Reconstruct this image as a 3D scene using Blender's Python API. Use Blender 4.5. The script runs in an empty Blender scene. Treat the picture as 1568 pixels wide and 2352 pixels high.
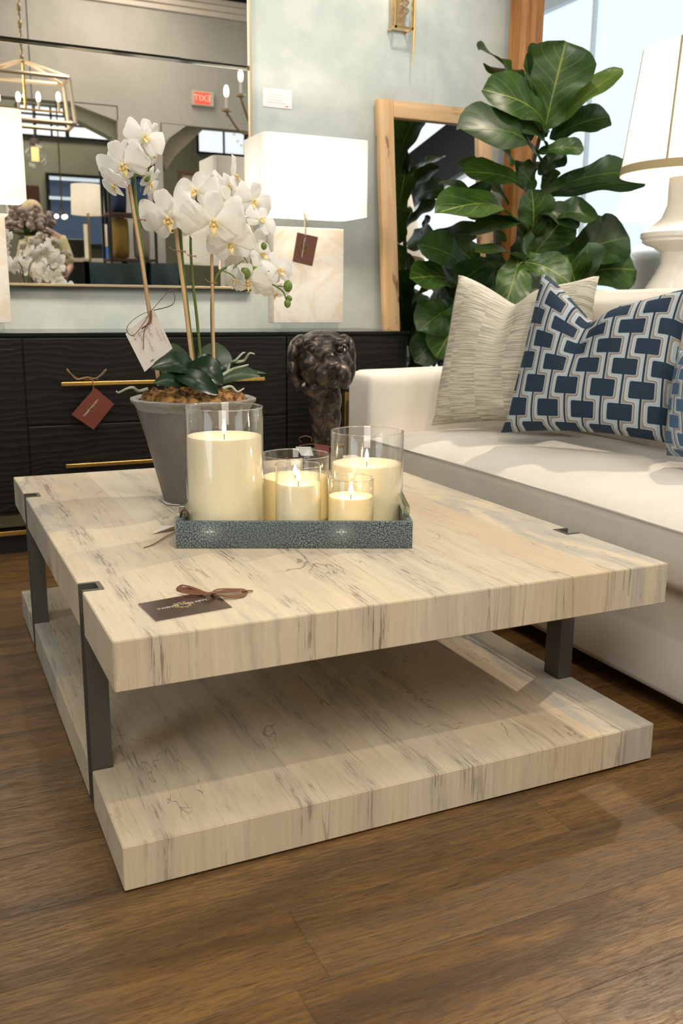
import bpy, bmesh, math, random
from mathutils import Vector, Matrix, noise as mnoise
PI = math.pi
C = bpy.context.scene.collection
S = bpy.context.scene
random.seed(7)

# ------------------------------------------------------------------ camera
CAM = Vector((0.0, 0.0, 0.930717))
R_ = Vector((0.90785616, -0.4191862, 0.0089511))
U_ = Vector((0.08492795, 0.20475572, 0.9751217))
F_ = Vector((0.41059035, 0.88451005, -0.22148937))
FPX = 2104.1
cd = bpy.data.cameras.new('camera')
cam = bpy.data.objects.new('camera', cd)
C.objects.link(cam)
m = Matrix((R_, U_, -F_)).transposed().to_4x4()
m.translation = CAM
cam.matrix_world = m
cd.sensor_fit = 'VERTICAL'
cd.sensor_height = 36
cd.lens = FPX / 2352 * 36
cd.clip_start = 0.02
cd.dof.use_dof = True
cd.dof.focus_distance = 1.95
cd.dof.aperture_fstop = 6.0
S.camera = cam

# ------------------------------------------------------------------ world, exposure, lights
S.view_settings.view_transform = 'Standard'
S.view_settings.look = 'None'
S.view_settings.exposure = 0.0
S.view_settings.gamma = 1.0
S.cycles.max_bounces = 10
S.cycles.diffuse_bounces = 4
S.cycles.glossy_bounces = 6
S.cycles.transparent_max_bounces = 24
S.cycles.sample_clamp_indirect = 4.0
S.cycles.caustics_reflective = False
S.cycles.caustics_refractive = False
w = bpy.data.worlds.new('world'); S.world = w
w.use_nodes = True
w.node_tree.nodes['Background'].inputs[0].default_value = (0.75, 0.8, 0.9, 1)
w.node_tree.nodes['Background'].inputs[1].default_value = 0.3
WARM = (1.0, 0.86, 0.68)
def lamp(kind, name, loc, power, color, size=0.05, aim=None, **kw):
    l = bpy.data.lights.new(name, kind)
    l.energy = power; l.color = color
    if kind == 'AREA': l.shape = 'SQUARE'; l.size = size
    else: l.shadow_soft_size = size
    for k, v in kw.items(): setattr(l, k, v)
    o = bpy.data.objects.new(name, l); C.objects.link(o); o.location = loc
    if aim is not None:
        o.rotation_euler = (Vector(aim) - Vector(loc)).to_track_quat('-Z', 'Y').to_euler()
    return o
# ceiling spots of the showroom
lamp('SPOT', 'ceiling_spot', (0.75, -0.27, 3.3), 105, WARM, 0.035, (0.9, 1.9, 0.2), spot_size=1.15, spot_blend=0.6)
lamp('SPOT', 'ceiling_spot', (3.2, 2.72, 3.3), 215, WARM, 0.035, (1.2, 1.9, 0.2), spot_size=1.15, spot_blend=0.6)
lamp('SPOT', 'ceiling_spot', (0.2, 2.6, 3.4), 68, (1, 0.93, 0.82), 0.08, (1.3, 3.9, 1.2), spot_size=1.4, spot_blend=0.8)
lamp('SPOT', 'ceiling_spot', (1.7, 2.6, 3.4), 72, (1, 0.95, 0.88), 0.08, (1.9, 4.0, 1.3), spot_size=1.4, spot_blend=0.8)
# added soft fill for ambience under the dark ceiling, no fixtures known
lamp('AREA', 'ceiling_fill', (0.6, 1.2, 4.4), 32, (1.0, 0.92, 0.8), 1.6, (0.6, 1.2, 0))
lamp('AREA', 'ceiling_fill', (3.2, 0.8, 4.4), 38, (0.95, 0.96, 1.0), 1.6, (3.2, 0.8, 0))
lamp('AREA', 'ceiling_fill', (2.2, -1.7, 4.4), 75, (1.0, 0.92, 0.8), 1.6, (2.2, -1.7, 0))
lamp('AREA', 'ceiling_fill', (2.0, -5.4, 4.4), 70, (1.0, 0.92, 0.78), 1.6, (2.0, -5.4, 0))

lamp('AREA', 'ceiling_fill', (-0.8, -1.6, 3.4), 80, (1.0, 0.93, 0.82), 1.6, (0.9, 1.8, 0.3))  # extra fill added behind the camera, aimed at the table
lamp('AREA', 'left_fill', (-3.0, 0.3, 1.9), 40, (0.86, 0.93, 1.0), 1.7, (0.5, 1.4, 0.4))  # added cool fill from the left, no window known there

# ------------------------------------------------------------------ pixel to place
def ray(x, y): return F_ + R_ * ((x - 784) / FPX) - U_ * ((y - 1176) / FPX)
def A(x, y, X=None, Y=None, Z=None):
    d = ray(x, y)
    t = X / d.x if X is not None else Y / d.y if Y is not None else (Z - CAM.z) / d.z
    return CAM + d * t
MY = 4.0                                    # the wall mirror's plane
def VM(x, y, Yv):                           # what the mirror shows at (x, y), Yv deep
    p = A(x, y, Y=Yv); return Vector((p.x, 2 * MY - Yv, p.z))
def pxm(p): return (Vector(p) - CAM).dot(F_) / FPX   # metres per pixel there

# ------------------------------------------------------------------ node helper
class E:
    def __init__(s, nt, sock): s.nt, s.s = nt, sock
    def _m(s, op, *a, clamp=False):
        n = s.nt.nodes.new('ShaderNodeMath'); n.operation = op; n.use_clamp = clamp
        for i, v in enumerate((s,) + a):
            if isinstance(v, E): s.nt.links.new(v.s, n.inputs[i])
            else: n.inputs[i].default_value = v
        return E(s.nt, n.outputs[0])
    def __add__(s, o): return s._m('ADD', o)
    __radd__ = __add__
    def __sub__(s, o): return s._m('SUBTRACT', o)
    def __rsub__(s, o): return (s * -1.0) + o
    def __mul__(s, o): return s._m('MULTIPLY', o)
    __rmul__ = __mul__
    def __truediv__(s, o): return s._m('DIVIDE', o)
    def abs(s): return s._m('ABSOLUTE')
    def floor(s): return s._m('FLOOR')
    def frac(s): return s._m('FRACT')
    def sin(s): return s._m('SINE')
    def sqrt(s): return s._m('SQRT')
    def pow(s, p): return s._m('POWER', p)
    def min(s, o): return s._m('MINIMUM', o)
    def max(s, o): return s._m('MAXIMUM', o)
    def gt(s, o): return s._m('GREATER_THAN', o)
    def lt(s, o): return s._m('LESS_THAN', o)
    def mod(s, o): return s._m('FLOORED_MODULO', o)
    def ss(s, a, b, lo=0.0, hi=1.0):
        n = s.nt.nodes.new('ShaderNodeMapRange'); n.interpolation_type = 'SMOOTHSTEP'
        s.nt.links.new(s.s, n.inputs[0])
        for i, v in zip((1, 2, 3, 4), (a, b, lo, hi)): n.inputs[i].default_value = v
        return E(s.nt, n.outputs[0])
class M:
    def __init__(s, name, color=(0.8, 0.8, 0.8), rough=0.5, metal=0.0, **kw):
        s.m = bpy.data.materials.new(name); s.m.use_nodes = True
        s.nt = s.m.node_tree; s.b = s.nt.nodes['Principled BSDF']; s.out = s.nt.nodes['Material Output']
        s.set('Base Color', color); s.set('Roughness', rough); s.set('Metallic', metal)
        for k, v in kw.items(): s.set(k, v)
    def set(s, k, v):
        i = s.b.inputs[k]
        if isinstance(v, E): s.nt.links.new(v.s, i)
        elif isinstance(v, tuple): i.default_value = (*v, 1)[:len(i.default_value)]
        else: i.default_value = v
        return s
    def n(s, t): return s.nt.nodes.new('ShaderNode' + t)
    def e(s, sock): return E(s.nt, sock)
    def put(s, v, sock):
        if isinstance(v, E): s.nt.links.new(v.s, sock)
        elif isinstance(v, tuple): sock.default_value = (*v, 1)[:len(sock.default_value)]
        else: sock.default_value = v
    def obj(s):
        t = s.n('TexCoord'); q = s.n('SeparateXYZ'); s.nt.links.new(t.outputs['Object'], q.inputs[0])
        return [s.e(o) for o in q.outputs]
    def uv(s):
        t = s.n('TexCoord'); q = s.n('SeparateXYZ'); s.nt.links.new(t.outputs['UV'], q.inputs[0])
        return [s.e(o) for o in q.outputs][:2]
    def vec(s, x, y, z=0.0):
        q = s.n('CombineXYZ')
        for v, i in zip((x, y, z), q.inputs): s.put(v, i)
        return s.e(q.outputs[0])
    def noise(s, v, scale=5, detail=3, rough=0.5, dist=0.0):
        q = s.n('TexNoise'); s.put(v, q.inputs['Vector'])
        q.inputs['Scale'].default_value = scale; q.inputs['Detail'].default_value = detail
        q.inputs['Roughness'].default_value = rough; q.inputs['Distortion'].default_value = dist
        return s.e(q.outputs[0])
    def white(s, v):
        q = s.n('TexWhiteNoise'); q.noise_dimensions = '3D'; s.put(v, q.inputs[0]); return s.e(q.outputs[0])
    def voro(s, v, scale, feat='F1', rand=1.0, out=0, dim='3D'):
        q = s.n('TexVoronoi'); q.voronoi_dimensions = dim; q.feature = feat; s.put(v, q.inputs['Vector'])
        q.inputs['Scale'].default_value = scale; q.inputs['Randomness'].default_value = rand
        return s.e(q.outputs[out])
    def mix(s, f, a, b):
        q = s.n('Mix'); q.data_type = 'RGBA'
        s.put(f, q.inputs[0]); s.put(a, q.inputs[6]); s.put(b, q.inputs[7])
        return s.e(q.outputs[2])
    def mul(s, c, f):
        q = s.n('VectorMath'); q.operation = 'SCALE'
        s.put(c, q.inputs[0]); s.put(f, q.inputs['Scale']); return s.e(q.outputs[0])
    def bump(s, h, strength=0.3, dist=0.01):
        q = s.n('Bump'); s.put(h, q.inputs['Height'])
        q.inputs['Strength'].default_value = strength; q.inputs['Distance'].default_value = dist
        s.nt.links.new(q.outputs[0], s.b.inputs['Normal']); return s
def emit(name, color, strength):
    x = M(name, color); x.set('Emission Color', color); x.set('Emission Strength', strength)
    x.set('Base Color', tuple(c * 0.5 for c in color)); return x

# ------------------------------------------------------------------ object helpers
def WMx(o):
    r = Matrix.LocRotScale(o.location, o.rotation_euler, o.scale)
    return WMx(o.parent) @ r if o.parent else r
def newmesh(name, bm, mat, smooth=None):
    bmesh.ops.recalc_face_normals(bm, faces=bm.faces)
    me = bpy.data.meshes.new(name); bm.to_mesh(me); bm.free()
    if mat is not None: me.materials.append(mat.m if isinstance(mat, M) else mat)
    if smooth:
        me.polygons.foreach_set('use_smooth', [True] * len(me.polygons))
        me.set_sharp_from_angle(angle=math.radians(smooth))
    return me
def thing(name, label, cat, loc=(0, 0, 0), group=None, rotz=0):
    o = bpy.data.objects.new(name, None); C.objects.link(o); o.empty_display_size = 0.05
    o.location = loc; o.rotation_euler = (0, 0, rotz)
    o['label'] = label; o['category'] = cat
    if group: o['group'] = group
    return o
def part(name, bm, mat, parent, smooth=None, label=None, local=False):
    if not local: bm.transform(WMx(parent).inverted())
    o = bpy.data.objects.new(name, newmesh(name, bm, mat, smooth)); C.objects.link(o); o.parent = parent
    if label: o['label'] = label
    return o
def solo(name, bm, mat, label, cat, org, smooth=None, group=None):
    bm.transform(Matrix.Translation(-Vector(org)))
    o = bpy.data.objects.new(name, newmesh(name, bm, mat, smooth)); C.objects.link(o); o.location = org
    o['label'] = label; o['category'] = cat
    if group: o['group'] = group
    return o
def struct(name, bm, mat, smooth=None, parent=None):
    o = bpy.data.objects.new(name, newmesh(name, bm, mat, smooth)); C.objects.link(o)
    if parent: o.parent = parent
    else: o['kind'] = 'structure'
    return o
def B(): return bmesh.new()

# ------------------------------------------------------------------ shape helpers
def obox(bm, o, u, v, n, bevel=0.0, seg=2):
    """box from corner o along vectors u, v, n"""
    o, u, v, n = map(Vector, (o, u, v, n))
    vs = [bm.verts.new(o + u * a + v * b + n * c) for c in (0, 1) for b in (0, 1) for a in (0, 1)]
    fs = [bm.faces.new([vs[i] for i in q]) for q in ((0, 2, 3, 1), (4, 5, 7, 6), (0, 1, 5, 4), (2, 6, 7, 3), (0, 4, 6, 2), (1, 3, 7, 5))]
    if bevel:
        es = list({e for f in fs for e in f.edges})
        bmesh.ops.bevel(bm, geom=es, offset=bevel, segments=seg, affect='EDGES', profile=0.5)
    return bm
def box(bm, x0, x1, y0, y1, z0, z1, bevel=0.0, seg=2):
    return obox(bm, (x0, y0, z0), (x1 - x0, 0, 0), (0, y1 - y0, 0), (0, 0, z1 - z0), bevel, seg)
def prism(bm, pts, off, bevel=0.0):
    off = Vector(off); a = [bm.verts.new(Vector(p)) for p in pts]; b = [bm.verts.new(Vector(p) + off) for p in pts]
    n = len(pts); fs = [bm.faces.new(a[::-1]), bm.faces.new(b)]
    fs += [bm.faces.new((a[i], a[(i + 1) % n], b[(i + 1) % n], b[i])) for i in range(n)]
    if bevel:
        bmesh.ops.bevel(bm, geom=list({e for f in fs for e in f.edges}), offset=bevel, segments=2, affect='EDGES')
    return bm
def lathe(bm, prof, c=(0, 0, 0), seg=40, cap=True, sx=1, sy=1, axis=None):
    c = Vector(c); rings = []
    q = Vector(axis).to_track_quat('Z', 'Y') if axis is not None else None
    for r, z in prof:
        ring = []
        for i in range(seg):
            a = 2 * PI * i / seg; p = Vector((r * math.cos(a) * sx, r * math.sin(a) * sy, z))
            if q: p = q @ p
            ring.append(bm.verts.new(c + p))
        rings.append(ring)
    for k in range(len(rings) - 1):
        for i in range(seg):
            bm.faces.new((rings[k][i], rings[k][(i + 1) % seg], rings[k + 1][(i + 1) % seg], rings[k + 1][i]))
    if cap:
        if prof[0][0] > 1e-6: bm.faces.new(rings[0][::-1])
        if prof[-1][0] > 1e-6: bm.faces.new(rings[-1])
    return bm
def spline(pts, n=8):
    pts = [Vector(p) for p in pts]; out = []
    P = [pts[0] * 2 - pts[1]] + pts + [pts[-1] * 2 - pts[-2]]
    for i in range(1, len(P) - 2):
        for k in range(n):
            t = k / n; a, b, c, d = P[i - 1], P[i], P[i + 1], P[i + 2]
            out.append(0.5 * ((2 * b) + (c - a) * t + (2 * a - 5 * b + 4 * c - d) * t * t + (3 * b - a - 3 * c + d) * t ** 3))
    out.append(pts[-1]); return out
def tube(bm, pts, r, seg=8, flat=1.0):
    pts = [Vector(p) for p in pts]; n = len(pts)
    rr = r if isinstance(r, (list, tuple)) else [r] * n
    if len(rr) != n: rr = [rr[0] + (rr[-1] - rr[0]) * i / (n - 1) for i in range(n)]
    t0 = (pts[1] - pts[0]).normalized()
    nrm = t0.cross(Vector((0, 0, 1)))
    if nrm.length < 0.1: nrm = t0.cross(Vector((0, 1, 0)))
    nrm.normalize(); rings = []
    for i, p in enumerate(pts):
        t = (pts[min(i + 1, n - 1)] - pts[max(i - 1, 0)]).normalized()
        nrm = (nrm - t * nrm.dot(t)).normalized(); bn = t.cross(nrm)
        rings.append([bm.verts.new(p + (nrm * math.cos(2 * PI * k / seg) + bn * math.sin(2 * PI * k / seg) * flat) * rr[i]) for k in range(seg)])
    for a, b in zip(rings, rings[1:]):
        for k in range(seg): bm.faces.new((a[k], a[(k + 1) % seg], b[(k + 1) % seg], b[k]))
    bm.faces.new(rings[0][::-1]); bm.faces.new(rings[-1])
    return bm
def ell(bm, c, rx, ry=None, rz=None, rot=None, seg=20, rings=12):
    ry = rx if ry is None else ry; rz = rx if rz is None else rz
    mt = Matrix.Translation(Vector(c)) @ (rot.to_4x4() if rot is not None else Matrix()) @ Matrix.Diagonal((rx, ry, rz, 1))
    bmesh.ops.create_uvsphere(bm, u_segments=seg, v_segments=rings, radius=1, matrix=mt); return bm
def grid(bm, f, nu, nv, wu=False, wv=False):
    """surface f(u, v) on [0,1]^2 with uv"""
    uvl = bm.loops.layers.uv.verify()
    vs = [[bm.verts.new(f(i / nu, j / nv)) for j in range(nv + 1)] for i in range(nu + 1)]
    for i in range(nu):
        for j in range(nv):
            fc = bm.faces.new((vs[i][j], vs[i + 1][j], vs[i + 1][j + 1], vs[i][j + 1]))
            for l, (a, b) in zip(fc.loops, ((i, j), (i + 1, j), (i + 1, j + 1), (i, j + 1))): l[uvl].uv = (a / nu, b / nv)
    return bm
def text_bm(txt, size, mtx):
    cu = bpy.data.curves.new('lettering', 'FONT'); cu.body = txt; cu.size = size
    cu.align_x = 'CENTER'; cu.align_y = 'CENTER'; cu.extrude = size * 0.012
    ob = bpy.data.objects.new('lettering', cu); C.objects.link(ob)
    dg = bpy.context.evaluated_depsgraph_get(); me = bpy.data.meshes.new_from_object(ob.evaluated_get(dg))
    bm = B(); bm.from_mesh(me); bm.transform(mtx)
    bpy.data.objects.remove(ob); bpy.data.curves.remove(cu); bpy.data.meshes.remove(me)
    return bm
def frame_mtx(o, x, y):
    x = Vector(x).normalized(); z = x.cross(Vector(y)).normalized(); y = z.cross(x)
    mt = Matrix((x, y, z)).transposed().to_4x4(); mt.translation = Vector(o); return mt

# ------------------------------------------------------------------ materials
def spalted():
    a = M('spalted_maple', rough=0.38); x, y, z = a.obj()
    xs = x * 6.2 + a.noise(a.vec(x * 3.0, 0.0, 0.0), 1.3, 2) * 2.4
    strip = xs.floor()
    seg = (y * 0.95 + a.white(a.vec(strip, 0.0, 3.0)) * 5).floor()
    rnd = a.white(a.vec(strip, seg, 1.0)); rnd2 = a.white(a.vec(strip, seg, 9.0)); rnd3 = a.white(a.vec(strip, seg, 17.0))
    grain = a.noise(a.vec(x * 1.0, y * 0.05, z * 0.05), 150, 4, 0.6)
    broad = a.noise(a.vec(x * 1.0, y * 0.3, z * 0.12), 9, 4, 0.6, 0.6)
    c = a.mix(broad.ss(0.35, 0.7), (0.675, 0.572, 0.41), (0.60, 0.50, 0.36))
    c = a.mix(rnd.ss(0.5, 1.0) * 0.65, c, (0.70, 0.635, 0.49))
    c = a.mix(rnd3.ss(0.6, 1.0) * 0.5, c, (0.60, 0.46, 0.31))
    c = a.mix(rnd2.ss(0.55, 0.95) * broad.ss(0.38, 0.58) * 0.8, c, (0.42, 0.405, 0.375))
    stain = a.noise(a.vec(x * 1.0 + a.noise(a.vec(x, y, z), 9, 3) * 0.04, y * 0.14, z * 0.09), 15, 4, 0.6, 0.3).ss(0.54, 0.72)
    c = a.mix(stain * 0.55, c, (0.36, 0.325, 0.28))
    c = a.mul(c, grain.ss(0.2, 0.8, 0.92, 1.06))
    # fine dark flecks, gathered in some boards and along their joints
    mask = a.noise(a.vec(x * 1.3, y * 0.22, z * 0.10), 7, 3, 0.55).ss(0.46, 0.58)
    clu = None
    for cx, wd in ((-0.112, 0.030), (0.112, 0.036), (-0.485, 0.022), (-0.237, 0.026), (0.03, 0.03)):
        k_ = (x - cx + (a.noise(a.vec(x, y * 0.6, z), 6, 2) - 0.5) * 0.04).abs().ss(wd * 0.3, wd, 1, 0); clu = k_ if clu is None else clu.max(k_)
    fl = a.noise(a.vec(x * 1.0, y * 0.045, z * 0.035), 120, 5, 0.62, 0.35).ss(0.535, 0.68)
    brk = a.noise(a.vec(x * 1.0, y * 0.5, z * 0.4), 40, 3, 0.6).ss(0.4, 0.55)
    c = a.mix(fl * mask * brk * rnd2.ss(0.3, 0.8, 0.3, 1.0), c, (0.15, 0.105, 0.08))
    fl2 = a.noise(a.vec(x * 1.0, y * 0.05, z * 0.045 + 2.0), 235, 4, 0.62, 0.3).ss(0.52, 0.60)
    c = a.mix(fl2 * clu * a.noise(a.vec(x, y * 0.35, z * 0.5), 22, 3, 0.6).ss(0.40, 0.55) * (0.85 - z.lt(0.1) * 0.25), c, (0.14, 0.095, 0.07))
    c = a.mix(clu * 0.25, c, (0.40, 0.36, 0.31))
    # spalting: thin wandering dark lines
    n1 = a.noise(a.vec(x * 1.0 + a.noise(a.vec(x, y, z), 45, 3) * 0.012, y * 0.42, z * 0.2), 5.0, 4, 0.52, 0.9)
    l1 = (n1 - 0.5).abs().ss(0.0, 0.0055, 1, 0)
    mk = a.noise(a.vec(x, y, z * 1.2 + 0.15), 3.0, 1)
    mk = (mk + z.lt(0.1) * 0.05).ss(0.52, 0.60)
    c = a.mix(l1 * mk * y.gt(-0.722) * 0.6, c, (0.13, 0.095, 0.06))
    n2 = a.noise(a.vec(x * 1.6, y * 0.10, z * 0.05 + 4.0), 13, 3, 0.5, 0.3)
    l2 = (n2 - 0.52).abs().ss(0.0, 0.010, 1, 0)
    c = a.mix(l2 * a.noise(a.vec(x, y, 7.0), 4, 2).ss(0.48, 0.60) * 0.5, c, (0.20, 0.155, 0.11))
    # joints between the boards
    j = (xs.frac() - 0.5).abs().gt(0.493)
    c = a.mix(j * 0.16, c, (0.3, 0.24, 0.17))
    a.set('Base Color', c); a.set('Roughness', grain.ss(0.2, 0.8, 0.34, 0.46))
    return a
def planks():
    a = M('oak_floor_planks', rough=0.4); x, y, z = a.obj()
    yy = y - 1.179; row = (yy / 0.163).floor()
    xs = x + a.white(a.vec(row, 2.0, 5.0)) * 1.22; col = (xs / 1.22).floor()
    r1 = a.white(a.vec(row, col, 1.0)); r2 = a.white(a.vec(row, col, 4.0))
    xg = x + r1 * 13.0; yg = y + r2 * 3.0
    warp = a.noise(a.vec(xg * 0.5, yg, 0.0), 4.0, 3, 0.5)
    yw = yg + (warp - 0.5) * 0.045
    g = a.noise(a.vec(xg * 0.08, yw, 0.0), 100, 7, 0.72)
    pores = a.noise(a.vec(xg * 0.06, yw, r1), 480, 3, 0.6).ss(0.52, 0.60)
    g2 = a.noise(a.vec(xg * 0.30, yw * 1.8, 0.0), 6, 5, 0.6, 0.8)
    cath = ((yw * 1.0 + a.noise(a.vec(xg * 0.35, yg, 3.0), 3.2, 2, 0.4) * 0.11) * 620).sin()
    c = a.mix(g2.ss(0.32, 0.68), (0.066, 0.031, 0.008), (0.245, 0.126, 0.034))
    c = a.mix(r1 * 0.5, c, (0.150, 0.094, 0.044))
    c = a.mix(g.ss(0.42, 0.66) * 0.55, c, (0.062, 0.034, 0.016))
    c = a.mix(cath.ss(0.3, 1.0) * a.noise(a.vec(xg * 0.4, yg, 8.0), 5, 2).ss(0.48, 0.60) * 0.28, c, (0.045, 0.025, 0.012))
    c = a.mix(pores * 0.62, c, (0.040, 0.022, 0.010))
    kn = a.noise(a.vec(xg * 0.45, yg * 1.6, 2.0), 9, 5, 0.72, 1.5).ss(0.66, 0.74)
    c = a.mix(kn * 0.8, c, (0.028, 0.016, 0.009))
    ey = ((yy / 0.163).frac() - 0.5).abs().ss(0.491, 0.4990); ex = ((xs / 1.22).frac() - 0.5).abs().gt(0.4992)
    ed = ey.max(ex)
    c = a.mix(ed * 0.5, c, (0.035, 0.02, 0.01))
    a.set('Base Color', c); a.set('Roughness', g.ss(0.2, 0.8, 0.27, 0.42)); a.set('Specular IOR Level', 0.5)
    a.bump(pores * -0.5 + g * 0.5 - ed * 1.6, 0.4, 0.001)
    return a
def plaster(name, c0, c1, sc=2.2):
    a = M(name, rough=0.45); x, y, z = a.obj()
    n = a.noise(a.vec(x, y, z), sc, 5, 0.6, 0.8); n2 = a.noise(a.vec(x, y, z), sc * 5, 4, 0.6)
    a.set('Base Color', a.mix((n * 0.75 + n2 * 0.25).ss(0.34, 0.66), c0, c1)); a.bump(n2, 0.12, 0.003); return a
def fabric(name, c, sc=420, var=0.06):
    a = M(name, rough=0.9); x, y, z = a.obj()
    n = a.noise(a.vec(x, y, z), 7, 3); f = a.noise(a.vec(x, y, z), sc, 2)
    a.set('Base Color', a.mul(c, n.ss(0.3, 0.7, 1 - var, 1 + var * 0.4)))
    a.bump(f, 0.25, 0.001); a.set('Sheen Weight', 0.15); return a
def raw_wood(name, c0, c1, c2, stain=0.0, ax=2, sc=1.0):
    a = M(name, rough=0.55); q = a.obj(); v = [t * 1.0 for t in q]; v[ax] = q[ax] * 0.07
    n = a.noise(a.vec(*v), 34 * sc, 5, 0.6, 0.6); b = a.noise(a.vec(*[t * (0.25 if i == ax else 1) for i, t in enumerate(q)]), 9, 3)
    c = a.mix(n.ss(0.3, 0.7), c0, c1); c = a.mix(b.ss(0.5, 0.75) * 0.5, c, c2)
    if stain:
        k = a.noise(a.vec(*[t * (0.3 if i == ax else 1.2) for i, t in enumerate(q)]), 15, 4, 0.6).ss(0.60, 0.68)
        c = a.mix(k * stain, c, (0.10, 0.05, 0.025))
    a.set('Base Color', c); a.bump(n, 0.2, 0.002); return a
def shade_mat(name, col, tr=0.55):
    a = M(name, col, 0.9); t = a.n('BsdfTranslucent'); t.inputs[0].default_value = (*col, 1)
    mx = a.n('MixShader'); mx.inputs[0].default_value = tr
    a.nt.links.new(a.b.outputs[0], mx.inputs[1]); a.nt.links.new(t.outputs[0], mx.inputs[2]); a.nt.links.new(mx.outputs[0], a.out.inputs[0])
    return a
def glass_mat(name, tint=(1, 1, 1), ior=1.45):
    a = M(name); g = a.n('BsdfGlossy'); g.inputs[0].default_value = (1, 1, 1, 1); g.inputs[1].default_value = 0.015
    t = a.n('BsdfTransparent'); t.inputs[0].default_value = (*tint, 1); lw = a.n('LayerWeight'); f0 = ((ior - 1) / (ior + 1)) ** 2
    f = a.e(lw.outputs['Facing']).pow(3.0) * 0.8 + f0
    mx = a.n('MixShader'); a.nt.links.new(f.s, mx.inputs[0])
    a.nt.links.new(t.outputs[0], mx.inputs[1]); a.nt.links.new(g.outputs[0], mx.inputs[2]); a.nt.links.new(mx.outputs[0], a.out.inputs[0])
    return a
def mirror_mat(name, col=(0.9, 0.9, 0.88), rough=0.0):
    return M(name, col, rough, 1.0)
maple = spalted(); floor_m = planks()
steel = M('gunmetal_steel', (0.105, 0.098, 0.085), 0.45, 0.4)
wall_m = plaster('pale_sage_plaster', (0.46, 0.515, 0.485), (0.61, 0.645, 0.61))
brass = M('brushed_brass', (0.83, 0.55, 0.18), 0.25, 1.0)
antique = M('antique_gold', (0.58, 0.46, 0.30), 0.4, 0.8)
def black_wave():
    a = M('black_carved_lacquer', (0.012, 0.012, 0.010), 0.33); x, y, z = a.obj()
    wv = (z * 260 + a.noise(a.vec(x * 0.8, y, z * 2.2), 3.2, 3, 0.5, 0.4) * 30).sin()
    a.set('Base Color', a.mix(wv.ss(0.2, 1.0) * 0.6, (0.008, 0.008, 0.007), (0.021, 0.020, 0.017)))
    a.bump(wv, 0.16, 0.0015); a.set('Specular IOR Level', 0.35); return a
lacquer = black_wave(); black = M('plain_black_lacquer', (0.012, 0.012, 0.011), 0.3)
linen = fabric('cream_linen', (0.72, 0.67, 0.59)); alab = None
def alabaster():
    a = M('alabaster', rough=0.25); x, y, z = a.obj()
    n = a.noise(a.vec(x, y, z), 7, 5, 0.62, 1.6)
    a.set('Base Color', a.mix(n.ss(0.42, 0.62), (0.94, 0.88, 0.79), (0.86, 0.73, 0.56)))
    a.set('Emission Color', (1.0, 0.82, 0.6)); a.set('Emission Strength', 0.12); return a  # faint emission stands in for lamplight glowing in the stone
alab = alabaster()
shade_w = shade_mat('white_lamp_shade', (0.92, 0.90, 0.86), 0.12); shade_c = shade_mat('cream_lamp_shade', (0.96, 0.93, 0.86), 0.3)
glass = glass_mat('clear_glass'); mirr = mirror_mat('mirror_glass', (0.86, 0.85, 0.82))
def shagreen():
    a = M('grey_shagreen', rough=0.35); u = a.obj()
    wob = a.noise(a.vec(*u), 60, 2)
    v = a.vec(u[0], u[1], u[2])
    cen = a.voro(a.vec(u[0] + u[1] * 0.9, u[2] - u[1] * 0.7, 0.0), 240, 'F1', 0.85, dim='2D')
    big = a.noise(a.vec(u[0], u[1] * 0.3, u[2]), 9, 3)
    c = a.mix(cen.ss(0.12, 0.46), (0.30, 0.345, 0.345), (0.042, 0.060, 0.068))
    c = a.mix(big.ss(0.35, 0.6, 0.0, 0.55), c, (0.085, 0.11, 0.12))
    for cx in (0.070, 0.345):                      # the rows of pearls
        dx = ((u[0] - cx) * 0.75); dz = (u[2] - 0.036)
        rr = (dx * dx + dz * dz).sqrt()
        pearl = None
        for ox, oz, rp in ((-0.0038, 0, 0.0030), (0.0036, 0.0003, 0.0034), (-0.0095, 0, 0.0020), (0.0092, 0, 0.0020), (0.0, 0.0045, 0.0016), (0.0, -0.0045, 0.0016)):
            ex_ = u[0] - (cx + ox); ez_ = u[2] - (0.036 + oz); pr = (ex_ * ex_ + ez_ * ez_).sqrt().ss(rp * 0.6, rp, 1, 0)
            pearl = pr if pearl is None else pearl.max(pr)
        pearl = pearl * u[1].lt(0.004)
        c = a.mix(pearl * 0.85, c, (0.62, 0.66, 0.66))
        c = a.mix(rr.ss(0.0, 0.03, 0.25, 0), c, (0.4, 0.45, 0.45))
    a.set('Base Color', c); a.bump(cen * -1.0, 0.4, 0.001); return a
shag = shagreen()
wax = M('candle_wax', (0.84, 0.765, 0.53), 0.45); wax.set('Subsurface Weight', 0.5); wax.set('Subsurface Radius', (0.03, 0.018, 0.008)); wax.set('Subsurface Scale', 0.6)
wax.set('Emission Color', (1.0, 0.76, 0.36)); wax.set('Emission Strength', 0.09)
wax_g = M('glowing_candle_wax', (0.84, 0.74, 0.47), 0.45); wax_g.set('Subsurface Weight', 0.4); wax_g.set('Subsurface Radius', (0.03, 0.018, 0.008)); wax_g.set('Subsurface Scale', 0.6); wax_g.set('Emission Color', (1.0, 0.64, 0.17)); wax_g.set('Emission Strength', 0.26)
flame_m = emit('led_flame', (1.0, 0.72, 0.38), 16)
wick_m = M('dark_wick', (0.02, 0.015, 0.01), 0.8)
pot_m = plaster('grey_clay', (0.135, 0.122, 0.108), (0.165, 0.150, 0.135), 14)
rim_m = plaster('whitewashed_clay', (0.19, 0.175, 0.16), (0.30, 0.29, 0.27), 12)
def moss():
    a = M('brown_moss', rough=0.95); v = a.vec(*a.obj()); n = a.noise(v, 60, 4)
    a.set('Base Color', a.mix(n.ss(0.35, 0.65), (0.09, 0.035, 0.008), (0.42, 0.22, 0.06))); a.bump(n, 1.0, 0.008); return a
moss_m = moss()
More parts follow.
